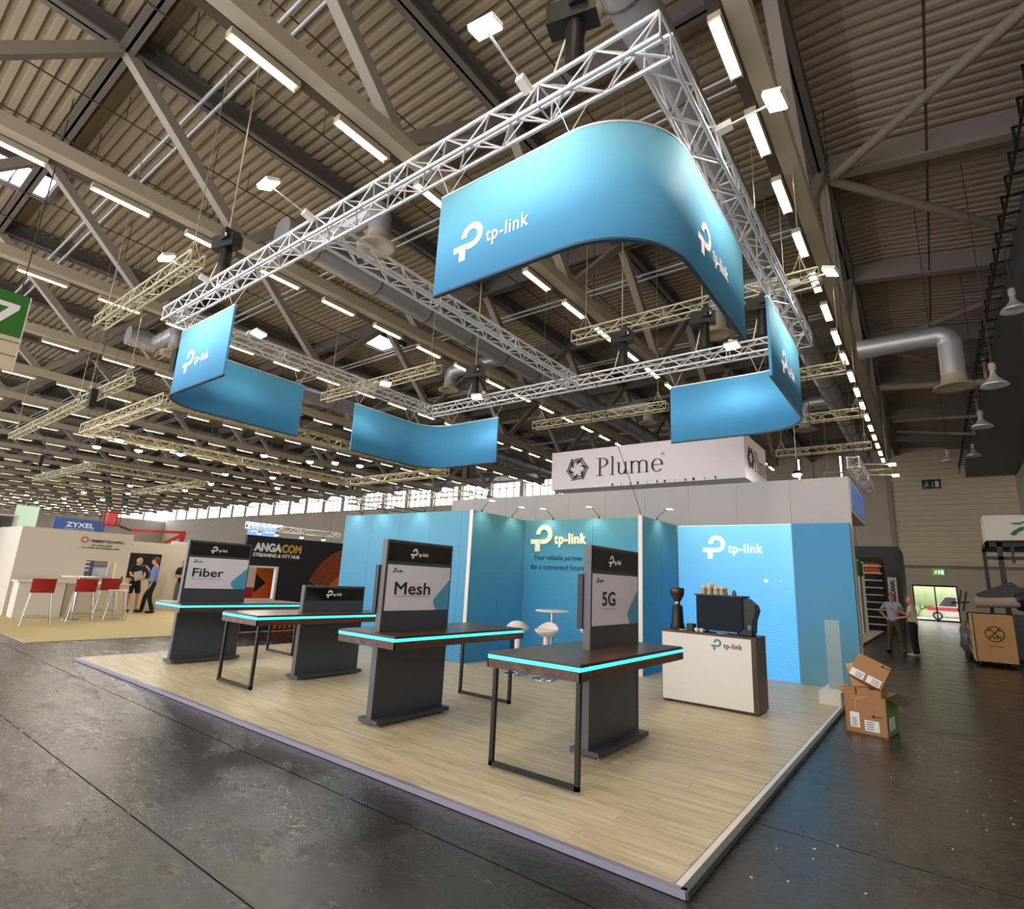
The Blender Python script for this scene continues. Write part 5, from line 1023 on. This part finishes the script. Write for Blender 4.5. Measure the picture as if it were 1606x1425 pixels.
    for S in 'LR':
        e = P['s'+S].lerp(P['e'+S], 1 if long_sleeve else .75); Vs.append((P['s'+S], .075)); Es.append((2, len(Vs)-1)); Vs.append((e, .052)); Es.append((len(Vs)-2, len(Vs)-1))
        if long_sleeve: Vs.append((P['w'+S]*.95+P['e'+S]*.05, .038)); Es.append((len(Vs)-2, len(Vs)-1))
    skin_mesh('shirt', Vs, Es, shirt, t)
    Vl = [(P['pel'], .125+belly*.4), (P['pel']+Vector((0, 0, .13)), .124+belly*.7)]; El = [(0, 1)]
    for S in 'LR':
        Vl.append((P['h'+S]-Vector((0, 0, .05)), .1)); El.append((0, len(Vl)-1)); k = P['k'+S]+(Vector((0, 0, .04)) if shorts else Vector((0, 0, 0)))
        Vl.append((k, .075 if shorts else .07)); El.append((len(Vl)-2, len(Vl)-1))
        if not shorts: Vl.append((P['a'+S]+Vector((0, 0, -.035)), .06)); El.append((len(Vl)-2, len(Vl)-1))
    skin_mesh('shorts' if shorts else 'trousers', Vl, El, legs, t)
    for S in 'LR':
        a = P['a'+S]; q = P['t'+S]; d = Vector((q.x-a.x, q.y-a.y, 0)).normalized()
        MB().sphere((0, 0, 0), 1, 12, (.05, .14, .045)).build('shoe', mat('shoe %d' % shoe[0], shoe, .5), t, shift=False).matrix_local = Matrix.Translation(Vector((a.x, a.y, .045))+d*.07) @ Matrix.Rotation(math.atan2(d.y, d.x)+PI/2, 4, 'Z')
    t.rotation_euler = (0, 0, rz); return t
kh = mat('khaki trousers', (84, 70, 54), .8); ps = mat('pale blue shirt', (152, 170, 190), .8); bk = mat('black cloth', (22, 22, 26), .85); bs = mat('blue shirt', (118, 134, 196), .8); wt = mat('cream t-shirt', (206, 200, 188), .8); dn = mat('grey jeans', (104, 106, 108), .8)
person('man in pale blue short-sleeved shirt and khaki trousers, hand on hip', (-1.1, 20.95, 0), -.15, dict(eR=(-.36, .08, 1.2), wR=(-.2, -.02, 1.02), eL=(.27, -.05, 1.15), wL=(.24, -.25, 1.28), aL=(.2, .02, .09), tL=(.24, -.14, .035), kL=(.15, -.01, .5), aR=(-.19, .02, .09), tR=(-.23, -.14, .035), kR=(-.14, -.01, .5)), ps, kh, (190, 130, 104), (120, 104, 90), 1, belly=.03, shoe=(44, 34, 30))
person('balding man in cream t-shirt and black trousers, pointing with one hand', (-.62, 20.35, 0), 1.35+PI, dict(eR=(-.22, -.2, 1.2), wR=(-.12, -.42, 1.3), eL=(.24, -.05, 1.14), wL=(.22, -.26, 1.1)), wt, bk, (206, 150, 124), (150, 120, 100), 0, h=1.68, shoe=(180, 176, 172))
person('man in black polo shirt and black shorts looking at papers', (-20.15, 7.1, zc), 1.75, dict(eR=(-.22, -.05, 1.16), wR=(-.05, -.27, 1.08), eL=(.22, -.05, 1.16), wL=(.06, -.28, 1.06), hea=(0, -.05, 1.6), kL=(.13, -.05, .5), aL=(.16, -.02, .09), tL=(.2, -.2, .035)), bk, bk, (214, 160, 136), (190, 170, 140), 2, shorts=True, h=1.7, shoe=(40, 42, 52))
person('man in blue long-sleeved shirt and black trousers stepping forward', (-19.6, 7.4, zc), -.5, dict(eL=(.24, .05, 1.15), wL=(.26, -.02, .88), eR=(-.22, -.1, 1.2), wR=(-.1, -.2, 1.36), aL=(.12, .14, .09), tL=(.12, -.03, .035), aR=(-.14, -.2, .09), tR=(-.16, -.37, .035), kR=(-.12, -.16, .5)), bs, bk, (210, 154, 130), (96, 66, 46), 1, long_sleeve=True, h=1.7)
person('woman in black top and grey jeans with crossed arms behind the Fiber pillar', (-20.75, 8.72, zc), .9, dict(eR=(-.22, -.06, 1.16), wR=(.06, -.2, 1.22), eL=(.22, -.06, 1.14), wL=(-.06, -.22, 1.16)), bk, dn, (206, 150, 124), (110, 72, 48), 1, long_hair=True, h=1.66)
t = thing('papers', 'white folded papers held by the man in black shorts', 'papers', (-19.93, 7.06, 1.03)); MB().obox((-19.9, 7.07, 1.12), (.02, .22, .28), (.3, .2, 0)).build('sheet', M['label'], t)
random.seed(11)
mb = MB()
for i in range(60): mb.obox((-1.0+random.random()*2.5, 2.6+random.random()*5.5, .003), (.004+random.random()*.012, .004+random.random()*.006, .003), (0, 0, random.random()*3))
o = mb.build('floor_debris', M['label']); tag(o, 'tiny pale scraps and chips scattered on the dark hall floor', 'litter', kind='stuff')
